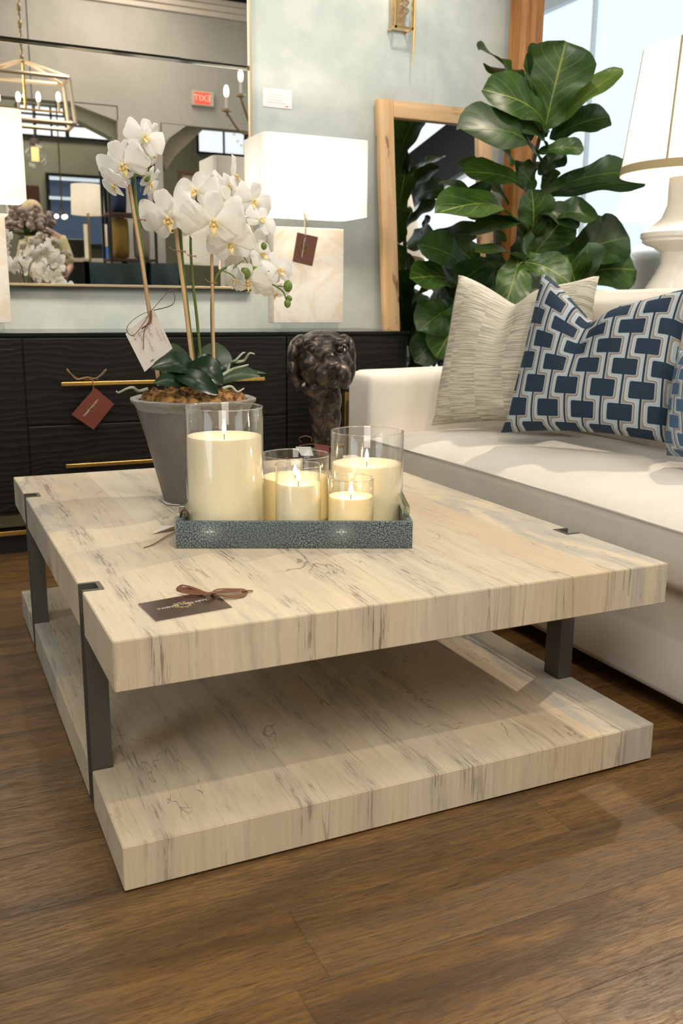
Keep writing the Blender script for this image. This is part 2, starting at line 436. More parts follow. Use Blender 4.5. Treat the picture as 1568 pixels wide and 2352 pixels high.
def leafm(name, c0, c1, vein, vs=0.5, nveins=7.0, rough=0.37):
    a = M(name, rough=rough); u, v = a.uv()
    t = (v - 0.5).abs()
    mid = t.ss(0.006, 0.022, 1, 0)
    s = ((u - t * 0.62) * nveins).frac()
    side = (s - 0.5).abs().ss(0.0, 0.07, 1, 0) * t.ss(0.0, 0.5, 1.0, 0.35)
    n = a.noise(a.vec(*a.obj()), 9, 3)
    c = a.mix(n.ss(0.35, 0.65), c0, c1)
    c = a.mix(side * vs * 0.55, c, vein); c = a.mix(mid * vs, c, vein)
    a.set('Base Color', c); a.bump((s - 0.5).abs() * -1.0 + mid * -0.6, 0.22, 0.004); a.set('Specular IOR Level', 0.36)
    t2 = a.n('BsdfTranslucent'); a.nt.links.new(c.s, t2.inputs[0]); mx = a.n('MixShader'); mx.inputs[0].default_value = 0.22
    a.nt.links.new(a.b.outputs[0], mx.inputs[1]); a.nt.links.new(t2.outputs[0], mx.inputs[2]); a.nt.links.new(mx.outputs[0], a.out.inputs[0])
    return a
fig_dark = leafm('fig_leaf_dark', (0.010, 0.032, 0.006), (0.026, 0.062, 0.010), (0.13, 0.19, 0.03), 0.6)
fig_mid = leafm('fig_leaf_green', (0.020, 0.055, 0.007), (0.046, 0.100, 0.013), (0.28, 0.34, 0.05), 0.8)
fig_lite = leafm('fig_leaf_young', (0.085, 0.155, 0.022), (0.14, 0.22, 0.035), (0.36, 0.42, 0.08), 0.75)
fig_pale = leafm('fig_leaf_underside', (0.10, 0.19, 0.10), (0.17, 0.27, 0.15), (0.26, 0.36, 0.16), 0.7)
orc_leaf = leafm('orchid_leaf_dark', (0.010, 0.028, 0.012), (0.020, 0.045, 0.020), (0.03, 0.06, 0.03), 0.4, 1.0, 0.25)
orc_gray = leafm('orchid_leaf_bloomed', (0.05, 0.085, 0.045), (0.08, 0.12, 0.07), (0.11, 0.15, 0.09), 0.4, 1.0, 0.3)
trunk_m = M('fig_bark', (0.06, 0.04, 0.02), 0.8)
def petalm():
    a = M('orchid_petal', rough=0.55); u, v = a.uv()
    vn = ((v * 40).sin() * 0.5 + 0.5) * 0.05
    a.set('Base Color', a.mix(vn + (u.ss(0.0, 0.25, 0.25, 0.0)), (0.95, 0.94, 0.91), (0.82, 0.80, 0.58)))
    t = a.n('BsdfTranslucent'); t.inputs[0].default_value = (0.95, 0.93, 0.88, 1); mx = a.n('MixShader'); mx.inputs[0].default_value = 0.42
    a.nt.links.new(a.b.outputs[0], mx.inputs[1]); a.nt.links.new(t.outputs[0], mx.inputs[2]); a.nt.links.new(mx.outputs[0], a.out.inputs[0]); return a
petal_m = petalm()
def lipm():
    a = M('orchid_lip', rough=0.5); n = a.noise(a.vec(*a.obj()), 190, 2)
    a.set('Base Color', a.mix(n.ss(0.55, 0.66), (0.85, 0.68, 0.30), (0.45, 0.13, 0.03))); return a
lip_m = lipm()
stem_m = M('orchid_stem_green', (0.10, 0.16, 0.025), 0.5); bud_m = M('orchid_bud_green', (0.13, 0.20, 0.035), 0.45)
root_m = M('aerial_root', (0.34, 0.40, 0.28), 0.6)
stake_m = raw_wood('bamboo_stake_wood', (0.50, 0.32, 0.16), (0.60, 0.41, 0.23), (0.42, 0.25, 0.12))
raffia = M('brown_raffia', (0.16, 0.062, 0.025), 0.6); raffia_t = M('tan_raffia', (0.42, 0.25, 0.12), 0.7)
card_w = M('white_tag_card', (0.62, 0.57, 0.52), 0.6); card_b = M('brown_tag_card', (0.050, 0.020, 0.012), 0.28)
card_r = M('maroon_tag_card', (0.15, 0.035, 0.022), 0.4); gold_ink = M('gold_ink', (0.55, 0.40, 0.14), 0.45, 0.3)
white_ink = M('white_ink', (0.7, 0.68, 0.62), 0.5); grey_ink = M('grey_ink', (0.25, 0.22, 0.20), 0.6)
def bronze():
    a = M('dark_bronze', rough=0.36, metal=0.55); v = a.vec(*a.obj()); n = a.noise(v, 26, 5, 0.65, 0.8); n2 = a.noise(v, 90, 3)
    c = a.mix(n.ss(0.45, 0.68), (0.028, 0.023, 0.021), (0.14, 0.10, 0.078)); c = a.mix(n2.ss(0.6, 0.75) * 0.5, c, (0.26, 0.20, 0.15))
    a.set('Base Color', c); a.set('Roughness', n2.ss(0.3, 0.7, 0.28, 0.5)); a.bump(n * 0.5 + n2 * 0.5, 0.2, 0.0015); return a
bronze_m = bronze()
oak = raw_wood('pale_reclaimed_wood', (0.60, 0.37, 0.17), (0.72, 0.48, 0.26), (0.50, 0.28, 0.11), 0.8)
oak_x = raw_wood('pale_reclaimed_rail', (0.60, 0.37, 0.17), (0.72, 0.48, 0.26), (0.50, 0.28, 0.11), 0.6, 0)
honey = raw_wood('honey_stained_wood', (0.33, 0.125, 0.025), (0.50, 0.22, 0.055), (0.17, 0.06, 0.015), 0.5)
def pillow_stripe():
    a = M('striped_linen', rough=0.9); u, v = a.uv()
    col = (u * 5.2 + a.noise(a.vec(u, v), 2, 1) * 0.4).floor()
    n = a.noise(a.vec(u * 1.5 + col * 7.0, v * 40.0, col), 3.0, 4, 0.6)
    n2 = a.noise(a.vec(u * 60, v * 220), 3.0, 2)
    c = a.mix(n.ss(0.38, 0.62), (0.33, 0.31, 0.25), (0.66, 0.61, 0.49)); c = a.mul(c, n2.ss(0.3, 0.7, 0.9, 1.08))
    a.set('Base Color', c); a.bump(n * 0.7 + n2 * 0.4, 0.35, 0.004); return a
def pillow_geo(name, navy, NX=9.4, NY=3.4):
    a = M(name, rough=0.85); u, v = a.uv()
    X = u * NX; Y = v * NY
    def shape(ox, oy):
        px = (X + ox).mod(2.0) - 1.0; py = ((Y + oy).frac() - 0.5) * 2.75
        bx = (px.abs() - 0.53).max(0.0); by = (py.abs() - 0.41).max(0.0)
        return ((bx * bx + by * by).sqrt() - 0.10).min(px.abs() - 0.055), px
    da, pa_ = shape(0.0, 0.0); db, pb_ = shape(1.0, 0.5)
    d = da.min(db); near_a = da.lt(db)
    side = pa_.gt(0.0) * near_a + pb_.gt(0.0) * (1.0 - near_a)
    light = (0.36, 0.42, 0.46); taupe = (0.25, 0.21, 0.17)
    c = a.mix(side, light, taupe)
    c = a.mix((da - db).abs().ss(0.02, 0.07, 1.0, 0.0), c, (0.46, 0.52, 0.56))
    c = a.mix(d.ss(0.04, 0.06, 1.0, 0.0) * 0.75, c, (0.40, 0.45, 0.50))
    c = a.mix(d.lt(0.0), c, navy)
    tx = a.noise(a.vec(u * 300, v * 300), 1.0, 2)
    c = a.mul(c, tx.ss(0.3, 0.7, 0.86, 1.1))
    a.set('Base Color', c); a.bump(d.ss(-0.03, 0.03, 1, 0) + tx * 0.2, 0.35, 0.003); return a
stripe_m = pillow_stripe(); geo_m = pillow_geo('navy_geometric_velvet', (0.008, 0.026, 0.052)); geo2_m = pillow_geo('blue_geometric_velvet', (0.05, 0.11, 0.2))
ceramic = M('cream_ceramic', (0.88, 0.83, 0.74), 0.25)

# ================================================================== THE SETTING
WL, WR, WF, WB = -3.2, 5.6, -3.0, 4.03          # left, right, front (behind the camera), back
bm = box(B(), WL, WR, -7.2, 4.2, -0.06, 0.0); struct('floor', bm, floor_m)
bm = box(B(), WL - 0.1, WR + 0.1, WB, WB + 0.12, 0.0, 4.7); struct('wall_back', bm, wall_m)
ceil_m = M('dark_ceiling', (0.03, 0.03, 0.035), 0.8)
bm = box(B(), WL - 0.1, WR + 0.1, -7.3, WB, 4.7, 4.8); struct('ceiling', bm, ceil_m)
beige = plaster('warm_beige_paint', (0.36, 0.335, 0.285), (0.42, 0.39, 0.335), 1.2)
sage = plaster('sage_beige_paint', (0.30, 0.31, 0.22), (0.36, 0.37, 0.27), 1.2)
bm = box(B(), WL - 0.12, WL, -7.2, WB, 0.0, 4.7); struct('wall_left', bm, beige)
bm = box(B(), WL, WR, WB - 0.014, WB, 0.0, 0.12, 0.003); struct('baseboard_back', bm, M('white_trim_paint', (0.72, 0.72, 0.68), 0.4))
pale_blue = plaster('pale_blue_paint', (0.62, 0.72, 0.78), (0.68, 0.77, 0.82), 1.0)
# right wall: open between two storefront windows
def wall_rects(bm, x0, x1, rects):
    for (y0, y1, z0, z1) in rects: box(bm, x0, x1, y0, y1, z0, z1)
    return bm
bm = wall_rects(B(), WR, WR + 0.12, [(-7.2, -2.6, 0, 4.7), (-2.6, -0.2, 0, 0.35), (-2.6, -0.2, 3.4, 4.0), (-2.6, -0.2, 4.4, 4.7), (-0.2, 0.05, 0, 4.7),
                                      (0.05, 3.2, 0, 0.3), (0.05, 3.2, 3.6, 4.7), (3.2, WB, 0, 4.7)])
struct('wall_right', bm, pale_blue)
day = emit('overcast_daylight_pane', (0.80, 0.92, 1.0), 0.85)
day_w = emit('bright_daylight_pane', (0.88, 0.95, 1.0), 1.15)
bm = box(B(), WR + 0.07, WR + 0.09, 0.05, 3.2, 0.3, 3.6); struct('window_1', bm, day)
bm = B()
for y0, y1 in ((0.05, 0.10), (0.92, 0.94), (3.15, 3.2)): box(bm, WR + 0.01, WR + 0.06, y0, y1, 0.3, 3.6, 0.004)

struct('trim_1', bm, M('white_window_frame', (0.88, 0.93, 0.96), 0.4))
bm = box(B(), WR + 0.07, WR + 0.09, -2.6, -0.2, 0.35, 3.4); struct('window_2', bm, day_w)
bm = box(B(), WR + 0.07, WR + 0.09, -2.6, -0.2, 4.0, 4.4); struct('window_3', bm, day_w)
bm = box(B(), WR - 0.05, WR - 0.003, -2.7, -0.1, 3.42, 4.02, 0.004); struct('trim_2', bm, M('charcoal_fascia', (0.03, 0.035, 0.05), 0.5))
# front wall with two openings, a back room behind it
bm = B(); ft = WF - 0.18
for (x0, x1, z0, z1) in ((WL, 0.2, 0, 4.7), (0.2, 2.30, 3.05, 4.7), (2.30, 2.80, 0, 4.7), (2.80, 3.95, 2.92, 4.7), (3.95, WR, 0, 4.7)):
    box(bm, x0, x1, ft, WF, z0, z1)
prism(bm, [(1.75, ft, 3.06), (2.31, ft, 2.90), (2.31, ft, 3.06)], (0, 0.18, 0))
prism(bm, [(2.79, ft, 2.70), (3.1, ft, 2.925), (2.79, ft, 2.925)], (0, 0.18, 0))
struct('wall_front', bm, beige)
bm = box(B(), WL, WR, -7.3, -7.2, 0, 4.7); struct('wall_far', bm, sage)
bm = B()
for z0, z1, d in ((4.10, 4.16, 0.03), (4.16, 4.22, 0.06), (4.22, 4.27, 0.10)): box(bm, WL, WR, WF, WF + d, z0, z1, 0.006)
struct('trim_3', bm, M('cream_crown', (0.66, 0.58, 0.48), 0.5))
bm = box(B(), WL, WR, WF, WF + 0.01, 4.27, 4.7); struct('trim_4', bm, ceil_m)
struct('left_fill_pane', box(B(), WL - 0.02, WL + 0.004, -0.6, 1.2, 1.0, 2.8), day)  # made-up glowing pane behind the left fill light
def flatshape(name, pts, Yv, d, mat):
    q = [VM(x, y, Yv) for x, y in pts]; struct(name, prism(B(), q, (0, -d, 0)), mat)
flatshape('trim_5', [(150, 226), (165, 229), (277, 276), (277, 350), (262, 346), (258, 316), (165, 268), (150, 262)], 11.19, 0.2, plaster('pale_sage_jamb', (0.50, 0.53, 0.38), (0.56, 0.58, 0.43), 1.0))
flatshape('trim_6', [(368, 352), (392, 312), (430, 298), (468, 296), (440, 322), (404, 356), (380, 392)], 11.19, 0.12, plaster('tan_soffit', (0.34, 0.28, 0.18), (0.40, 0.33, 0.22), 1.0))
def win(name, a, b, mat, mull=(), frame=None, Yv=15.15, t=0.03):
    p, q = VM(*a, Yv), VM(*b, Yv)
    x0, x1, z0, z1 = p.x, q.x, min(p.z, q.z), max(p.z, q.z)
    o = struct(name, box(B(), x0, x1, p.y - t, p.y, z0, z1), mat)
    bm = B(); f = frame or 0.03
    for (u0, u1, v0, v1) in ((x0 - f, x1 + f, z1, z1 + f), (x0 - f, x1 + f, z0 - f, z0), (x0 - f, x0, z0, z1), (x1, x1 + f, z0, z1)): box(bm, u0, u1, p.y - t, p.y + 0.03, v0, v1)
    for k in mull:
        if k[0] == 'x': xx = x0 + (x1 - x0) * k[1]; box(bm, xx - f / 2, xx + f / 2, p.y, p.y + 0.02, z0, z1)
        else: zz = z0 + (z1 - z0) * k[1]; box(bm, x0, x1, p.y, p.y + 0.02, zz - f / 2, zz + f / 2)
    c = struct('window_frame', bm, black, parent=o); c['label'] = 'dark window frame'
    return o
win('window_4', (40, 240), (150, 315), day_w, (('x', 0.35), ('x', 0.7), ('z', 0.42), ('z', 0.72)))
win('window_5', (156, 262), (252, 322), day_w, (('z', 0.5),))
win('window_6', (455, 298), (560, 356), day_w, (('x', 0.55),))
night = M('blue_dusk_glass', (0.055, 0.085, 0.13), 0.2); night.set('Emission Color', (0.1, 0.16, 0.27)); night.set('Emission Strength', 0.35)
win('window_7', (112, 405), (243, 562), night, (), 0.05, 15.1)
win('window_8', (112, 404), (243, 421), day, (), 0.004, 15.05)
win('window_9', (112, 450), (168, 461), day, (), 0.004, 15.05)
p, q = VM(60, 424, 15.1), VM(98, 560, 15.1)
struct('door_1', box(B(), p.x, q.x, -7.2, -7.12, 0, p.z, 0.01), M('dark_brown_door', (0.09, 0.03, 0.012), 0.5))

# ================================================================== COFFEE TABLE
X0, X1, Y0, Y1, TZ, TT = 0.2372, 1.3389, 1.3265, 2.7832, 0.43, 0.0828
NOT = ((1.597, 1.650), (2.470, 2.523)); ND = 0.038
def slab(z0, z1):
    pts = [(X0, Y0), (X1, Y0)]
    for a, b in NOT: pts += [(X1, a), (X1 - ND, a), (X1 - ND, b), (X1, b)]
    pts += [(X1, Y1), (X0, Y1)]
    for a, b in NOT[::-1]: pts += [(X0, b), (X0 + ND, b), (X0 + ND, a), (X0, a)]
    bm = prism(B(), [(x, y, z0) for x, y in pts], (0, 0, z1 - z0))
    bmesh.ops.recalc_face_normals(bm, faces=bm.faces)
    bmesh.ops.bevel(bm, geom=list(bm.edges), offset=0.0016, segments=2, affect='EDGES'); return bm
tbl = thing('coffee_table', 'low square two-tier coffee table in pale spalted wood with dark steel corner channels', 'coffee table', ((X0 + X1) / 2, (Y0 + Y1) / 2, 0))
part('tabletop', slab(TZ - TT, TZ), maple, tbl); part('shelf', slab(0.004, TT), maple, tbl)
for sx in (0, 1):
    for a, b in NOT:
        t = 0.0075; xo = X0 + 0.0005 if sx == 0 else X1 - 0.0005; d = 1 if sx == 0 else -1; xi = xo + d * (ND - 0.0006)
        a2, b2 = a + 0.0006, b - 0.0006
        pts = [(xo, a2), (xi, a2), (xi, b2), (xo, b2), (xo, b2 - t), (xi - d * t, b2 - t), (xi - d * t, a2 + t), (xo, a2 + t)]
        bm = prism(B(), [(x, y, 0) for x, y in pts], (0, 0, TZ + 0.0005)); part('leg', bm, steel, tbl, label='dark steel channel leg')

# ================================================================== TRAY AND CANDLES
F0 = Vector((0.465, 1.819, TZ)); TL, TD = 0.494, 0.325; th = math.atan2(1.627 - 1.819, 0.920 - 0.465)
tu = Vector((math.cos(th), math.sin(th), 0)); tv = Vector((-math.sin(th), math.cos(th), 0))
tray = thing('shagreen_tray', 'rectangular grey dotted shagreen tray with clear side handles, holding five candles', 'tray', F0, rotz=th)
w_, hh = 0.012, 0.058
part('base_panel', box(B(), 0.001, TL - 0.001, 0.001, TD - 0.001, 0.001, 0.012), shag, tray, local=True)
part('side_panel', box(B(), 0, TL, 0, w_, 0.0005, hh, 0.0012), shag, tray, local=True, smooth=40)
part('side_panel', box(B(), 0, TL, TD - w_, TD, 0.0005, hh, 0.0012), shag, tray, local=True, smooth=40)
part('side_panel', box(B(), 0, w_, w_, TD - w_, 0.0005, hh, 0.0012), shag, tray, local=True, smooth=40)
part('side_panel', box(B(), TL - w_, TL, w_, TD - w_, 0.0005, hh, 0.0012), shag, tray, local=True, smooth=40)
for x in (0.0035, TL - 0.0175):
    bm = B(); box(bm, x, x + 0.014, 0.03, TD - 0.03, hh + 0.010, hh + 0.026, 0.001)
    for y in (0.04, TD - 0.055): box(bm, x, x + 0.014, y, y + 0.014, hh, hh + 0.010, 0.0005)
    part('handle', bm, glass_mat('acrylic_handle', (0.86, 0.88, 0.82), 1.9), tray, local=True, label='clear acrylic bar handle')
glass_rim = glass_mat('bright_glass_rim', (0.95, 0.95, 0.93), 2.6)
def candle(pc, v, prx, ytop, ywax, label, fl=0.030, glow=0.35, wax=wax):
    # place on the tray: v metres in from its front edge, on the line of sight
    d = ray(pc, 1190); o = CAM
    # solve for t in the ground plane: (o + d t - F0) . tv = v
    t = (v - (o - F0).dot(tv)) / d.dot(tv); p = o + d * t
    r = prx * pxm(p) ; base = Vector((p.x, p.y, TZ + 0.0125))
    hz = lambda y: (lambda q: q.z)(CAM + ray(pc, y) * ((Vector((p.x, p.y, 0)) - Vector((0, 0, 0))).to_2d().length / ray(pc, y).to_2d().length))
    zt = hz(ytop) - base.z; zw = hz(ywax) - base.z
    c = thing('flameless_candle', label, 'candle', base, group=None)
    rw = r * 0.955
    bm = lathe(B(), [(0, 0.004), (rw, 0.004), (rw, zw - 0.003), (rw * 0.985, zw), (rw * 0.9, zw - 0.002), (rw * 0.5, zw - 0.006), (rw * 0.12, zw - 0.009), (0, zw - 0.009)], (0, 0, 0), 56)
    part('wax', bm, wax, c, 40, local=True)
    g = 0.0017
    bm = lathe(B(), [(0, 0), (r, 0), (r, zt - 0.001), (r - g / 2, zt), (r - g, zt - 0.001), (r - g, 0.003), (0, 0.003)], (0, 0, 0), 64)
    part('glass_cylinder', bm, glass, c, 50, local=True)
    a_r = [Vector(((r - g / 2) * math.cos(k * PI / 36), (r - g / 2) * math.sin(k * PI / 36), zt)) for k in range(73)]
    part('glass_rim', tube(B(), a_r, 0.0013, 7), glass_rim, c, 60, local=True)
    part('wick', lathe(B(), [(0.0009, zw - 0.009), (0.0007, zw + 0.004), (0, zw + 0.0045)], seg=8), wick_m, c, local=True)
    z0 = zw + 0.003
    prof = [(0, z0), (0.0030, z0 + fl * 0.10), (0.0048, z0 + fl * 0.3), (0.0044, z0 + fl * 0.52), (0.0024, z0 + fl * 0.8), (0, z0 + fl)]
    part('flame', lathe(B(), prof, seg=14, sx=1, sy=0.6), flame_m, c, 60, local=True, label='glowing warm flame tip')
    lamp('POINT', 'candle_glow', base + Vector((0, 0, z0 + fl * 0.5)), glow * 0.55, (1, 0.62, 0.26), 0.006)
candle(518.5, 0.10, 87.5, 934, 1000, 'tallest flameless candle in a clear glass cylinder, at the left end of the tray', 0.032, 0.30)
candle(677.5, 0.225, 77.5, 1043, 1094, 'medium glass-cylinder candle standing behind the small one, mid-tray', 0.026, 0.45, wax_g)
candle(840, 0.205, 82.5, 990, 1063, 'wide candle in a tall glass cylinder at the back right of the tray', 0.030, 0.35)
candle(685, 0.062, 52, 1067, 1108, 'small glass candle in front of the medium one, mid-tray', 0.024, 0.35)
candle(805, 0.058, 52.5, 1097, 1138, 'shortest glass candle with the brightest flame, front right of the tray', 0.026, 0.7, wax_g)

# ================================================================== TAGS
def ribbon(bm, pts, wd=0.0035, n=6, th_=0.35): return tube(bm, spline(pts, n), wd / 2, 6, th_)
def tag_card(bm, o, x, y, L, W_, t=0.0008, clip=0.18):
    """card with clipped top corners: o its centre, x along its length, y across"""
    x = Vector(x).normalized() * L / 2; y = Vector(y).normalized() * W_ / 2; o = Vector(o); k = 1 - clip
    z = x.cross(y).normalized() * t
    return prism(bm, [o - x - y, o + x - y * (1 if clip == 0 else 1), o + x + y, o - x + y], z)
def emblem(o, x, y, s, flat=0.6):
    """gold flourish of petals and curls around the shop name"""
    bm = B(); mt = frame_mtx(o, x, y)
    for k in range(10):
        a = 2 * PI * k / 10 + 0.3; ca, sa = math.cos(a), math.sin(a) * flat
        r0, r1 = s * 0.55, s * (1.0 if k % 2 else 0.82)
        pts = [Vector((ca * (r0 + (r1 - r0) * t) - sa * 0.22 * s * math.sin(t * PI), sa * (r0 + (r1 - r0) * t) + ca * 0.22 * s * math.sin(t * PI), 0)) for t in (0, 0.25, 0.5, 0.75, 1)]
        tube(bm, [mt @ p for p in pts], [s * 0.07, s * 0.05, s * 0.06, s * 0.045, s * 0.03], 5, 0.25)
        c = Vector((ca * s * 0.62, sa * s * 0.62, 0))
        tube(bm, [mt @ (c + Vector((math.cos(b), math.sin(b), 0)) * s * 0.13) for b in [i * PI / 3 for i in range(6)]], s * 0.03, 4, 0.3)
    return bm
NAME = 'TWENTY\u00b7TWO FIFTY'
# brown tag lying on the table's near left corner
tg = [A(317, 1389, Z=TZ), A(358, 1429, Z=TZ), A(533, 1397, Z=TZ), A(491, 1362, Z=TZ), A(463, 1363, Z=TZ)]
t1 = thing('price_tag', 'brown tag with gold crest and raffia bow, flat on the near corner of the tabletop', 'tag', tg[0].lerp(tg[2], 0.5), group=None)
up = Vector((0, 0, 0.0008))
bm = prism(B(), [p + Vector((0, 0, 0.0012)) for p in tg], up); part('card', bm, card_b, t1)
bm = prism(B(), [p + Vector((0, 0, 0.0004)) for p in tg], up); part('card_back', bm, card_w, t1, label='white paper backing')
ax = (tg[2] - tg[1]).normalized(); ay = Vector((0, 0, 1)).cross(ax)
cc = A(420, 1389, Z=TZ + 0.0022)
part('crest', emblem(cc, ax, ay, 0.019, 0.95), gold_ink, t1, label='gold crest')
part('lettering', text_bm(NAME, 0.0098, frame_mtx(cc + Vector((0, 0, 0.0006)), (A(472, 1378, Z=TZ) - A(368, 1399, Z=TZ)), ay)), white_ink, t1, label='white lettering')
bm = B()
zz = TZ + 0.004
for P in ([(473, 1362), (450, 1352), (425, 1345), (409, 1348), (412, 1356), (440, 1359), (473, 1363)],
          [(473, 1361), (440, 1350), (418, 1344), (410, 1350), (430, 1353), (470, 1364)],
          [(485, 1364), (500, 1354), (535, 1353), (562, 1355), (560, 1368), (530, 1372), (505, 1368), (485, 1363)],
          [(485, 1363), (510, 1357), (545, 1356), (558, 1360), (556, 1366), (520, 1369), (490, 1365)],
          [(485, 1362), (520, 1360), (560, 1357), (580, 1357)], [(470, 1365), (440, 1364), (414, 1359)]):
    ribbon(bm, [A(a, b, Z=zz + 0.004 * math.sin(i * 1.3) * (0.5 if i else 0)) for i, (a, b) in enumerate(P)], 0.006)
box(bm, cc.x - 0.001, cc.x, cc.y, cc.y + 0.001, zz, zz + 0.001)
ribbon(bm, [A(466, 1367, Z=zz + 0.004), A(478, 1363, Z=zz + 0.006), A(490, 1361, Z=zz + 0.004)], 0.010)
part('raffia_bow', bm, raffia, t1, 50)
# paper tag with string at the left of the tray
t2 = thing('paper_tag', 'small pale tag on a brown string poking out beside the left end of the tray', 'tag', A(372, 1222, Z=TZ))
a_, b_, c_, d_ = A(348, 1227, Z=TZ + 0.001), A(401, 1215, Z=TZ + 0.001), A(401, 1208, Z=TZ + 0.014), A(375, 1208, Z=TZ + 0.012)
part('card', prism(B(), [a_, b_, c_, d_], (0, 0, 0.0012)), card_w, t2)
bm = B(); ribbon(bm, [A(330, 1258, Z=TZ + 0.001), A(352, 1250, Z=TZ + 0.003), A(380, 1233, Z=TZ + 0.004), A(402, 1222, Z=TZ + 0.004)], 0.0035)
ribbon(bm, [A(414, 1192, Z=TZ + 0.05), A(418, 1174, Z=TZ + 0.075), A(428, 1172, Z=TZ + 0.075), A(431, 1186, Z=TZ + 0.06)], 0.004)
part('string', bm, raffia, t2, 50)

# ================================================================== ORCHID
pf = A(451, 1163, Z=TZ); ks = pxm(pf); dirn = Vector((pf.x, pf.y, 0)).normalized()
rb, rt = 0.080, 0.150; pc = pf + dirn * rb; PC = Vector((pc.x, pc.y, TZ))
ks = pxm(PC + Vector((0, 0, 0.12)))
ptop = CAM + ray(451, 914) * (Vector((PC.x, PC.y)).length / ray(451, 914).to_2d().length); HP = ptop.z - TZ
rt = 135 * ks; rb = 74 * ks
orch = thing('potted_orchid', 'white orchid with three flower sprays in a tapered grey clay pot on the table', 'plant', PC)
bm = lathe(B(), [(0, 0), (rb * 0.93, 0), (rb, 0.006), (rb * 1.0 + (rt - rb) * 0.55, HP * 0.6), (rt * 0.94, HP - 0.03), (rt * 0.93, HP - 0.012), (rt * 0.86, HP - 0.012), (rt * 0.84, HP - 0.04), (0, HP - 0.04)], seg=64)
part('pot', bm, pot_m, orch, 50, local=True)
bm = lathe(B(), [(rt * 0.925, HP - 0.028), (rt * 0.965, HP - 0.02), (rt * 0.985, HP - 0.012), (rt * 1.04, HP - 0.006), (rt * 1.045, HP), (rt * 0.985, HP + 0.003), (rt * 0.90, HP - 0.002), (rt * 0.9, HP - 0.03)], seg=64, cap=False)
for v in bm.verts: v.co.z += 0.0025 * mnoise.noise(v.co * 30); v.co.xy *= 1 + 0.012 * mnoise.noise(v.co * 22)
part('pot_rim', bm, rim_m, orch, 60, local=True)
def mossf(u, v):
    r = u * rt * 0.93; a = v * 2 * PI; p = Vector((r * math.cos(a), r * math.sin(a), 0))
    p.z = HP + 0.006 + 0.008 * (1 - u ** 3) + 0.016 * mnoise.fractal(p * 42, 0.8, 2, 5) - 0.03 * max(0, u - 0.9) * 10
    return p
part('moss', grid(B(), mossf, 26, 90), moss_m, orch, 60, local=True)
part('saucer', lathe(B(), [(0, 0.0012), (rb * 1.12, 0.0012), (rb * 1.2, 0.004), (rb * 1.17, 0.005), (rb * 0.92, 0.0022), (0, 0.0022)], seg=7), card_w, orch, local=True, label='crumpled pale paper under the pot')
YC = PC.y
def OP(x, y, dy=0.0): return A(x, y, Y=YC + dy)
def leaf_surf(base, tip, wid, nrm, prof, sag=0.0, cup=0.12, wave=0.0, seed=0, nu=16, nv=8):
    base, tip, nrm = Vector(base), Vector(tip), Vector(nrm); ax_ = tip - base; L = ax_.length
    t = ax_.normalized(); side = t.cross(nrm).normalized(); n = side.cross(t).normalized()
    def f(u, v):
        s = v * 2 - 1; w0 = prof(u) * wid / 2
        p = base + ax_ * u + side * s * w0
        p += n * (math.sin(u * PI) * sag * L + cup * wid * (abs(s) ** 1.6) * prof(u))
        if wave: p += n * wave * wid * abs(s) * math.sin(u * 15 + seed + (2 if s > 0 else 0)) + side * s * wave * 0.3 * wid * math.sin(u * 12 + seed * 2)
        return p
    return grid(B(), f, nu, nv)
oval = lambda u: max(0.02, math.sin(PI * min(1, u * 0.97 + 0.03)) ** 0.62)
roundtip = lambda u: max(0.02, (math.sin(PI * (0.10 + 0.9 * u) ** 1.15) ** 0.55) if u < 1 else 0.02)
towards = -F_
for (b0, t0, wd, dn, sag, cup, mt_, dy0, dy1) in (
        ((402, 868), (396, 788), 78, (0.1, -0.9, 0.15), -0.06, 0.10, orc_gray, 0.02, 0.05),
        ((490, 865), (496, 786), 82, (-0.1, -0.9, 0.15), -0.06, 0.10, orc_gray, 0.05, 0.08),
        ((455, 868), (346, 846), 62, (0.1, -0.75, 0.65), 0.22, 0.18, orc_leaf, -0.03, -0.08),
        ((455, 878), (352, 880), 42, (0, -0.85, 0.5), 0.12, 0.15, orc_leaf, -0.06, -0.11),
        ((425, 846), (512, 884), 72, (0.05, -0.8, 0.6), 0.20, 0.16, orc_leaf, -0.05, -0.10),
        ((440, 850), (512, 842), 44, (0, -0.6, 0.8), 0.22, 0.2, orc_leaf, 0.0, 0.0),
        ((398, 860), (502, 906), 46, (-0.05, -0.85, 0.5), 0.14, 0.14, orc_leaf, -0.09, -0.13),
        ((500, 882), (598, 864), 40, (0, -0.7, 0.7), 0.14, 0.3, orc_gray, 0.0, 0.0),
        ((492, 872), (560, 846), 40, (0, -0.6, 0.8), 0.15, 0.2, orc_leaf, 0.03, 0.03),
        ((470, 880), (612, 858), 24, (0, -0.4, 0.85), 0.06, 0.3, orc_gray, 0.05, 0.08)):
    part('leaf', leaf_surf(OP(*b0, dy0), OP(*t0, dy1), wd * ks, dn, oval, sag, cup), mt_, orch, 60)
for P in (([(340, 893), (318, 898), (305, 890), (290, 893), (272, 902), (268, 899)], -0.02), ([(520, 862), (528, 835), (540, 828), (556, 812), (562, 810)], 0.02), ([(540, 832), (560, 828), (572, 812), (584, 813)], 0.02),
          ([(500, 868), (530, 850), (555, 842), (570, 838)], -0.06), ([(462, 905), (470, 890), (480, 905), (490, 893), (500, 902)], -0.1), ([(510, 893), (530, 888), (545, 900), (560, 892)], -0.09)):
    part('aerial_root', tube(B(), spline([OP(a, b, P[1] + 0.01 * math.sin(i * 2)) for i, (a, b) in enumerate(P[0])], 5), [0.0045, 0.002], 7), root_m, orch, 60)
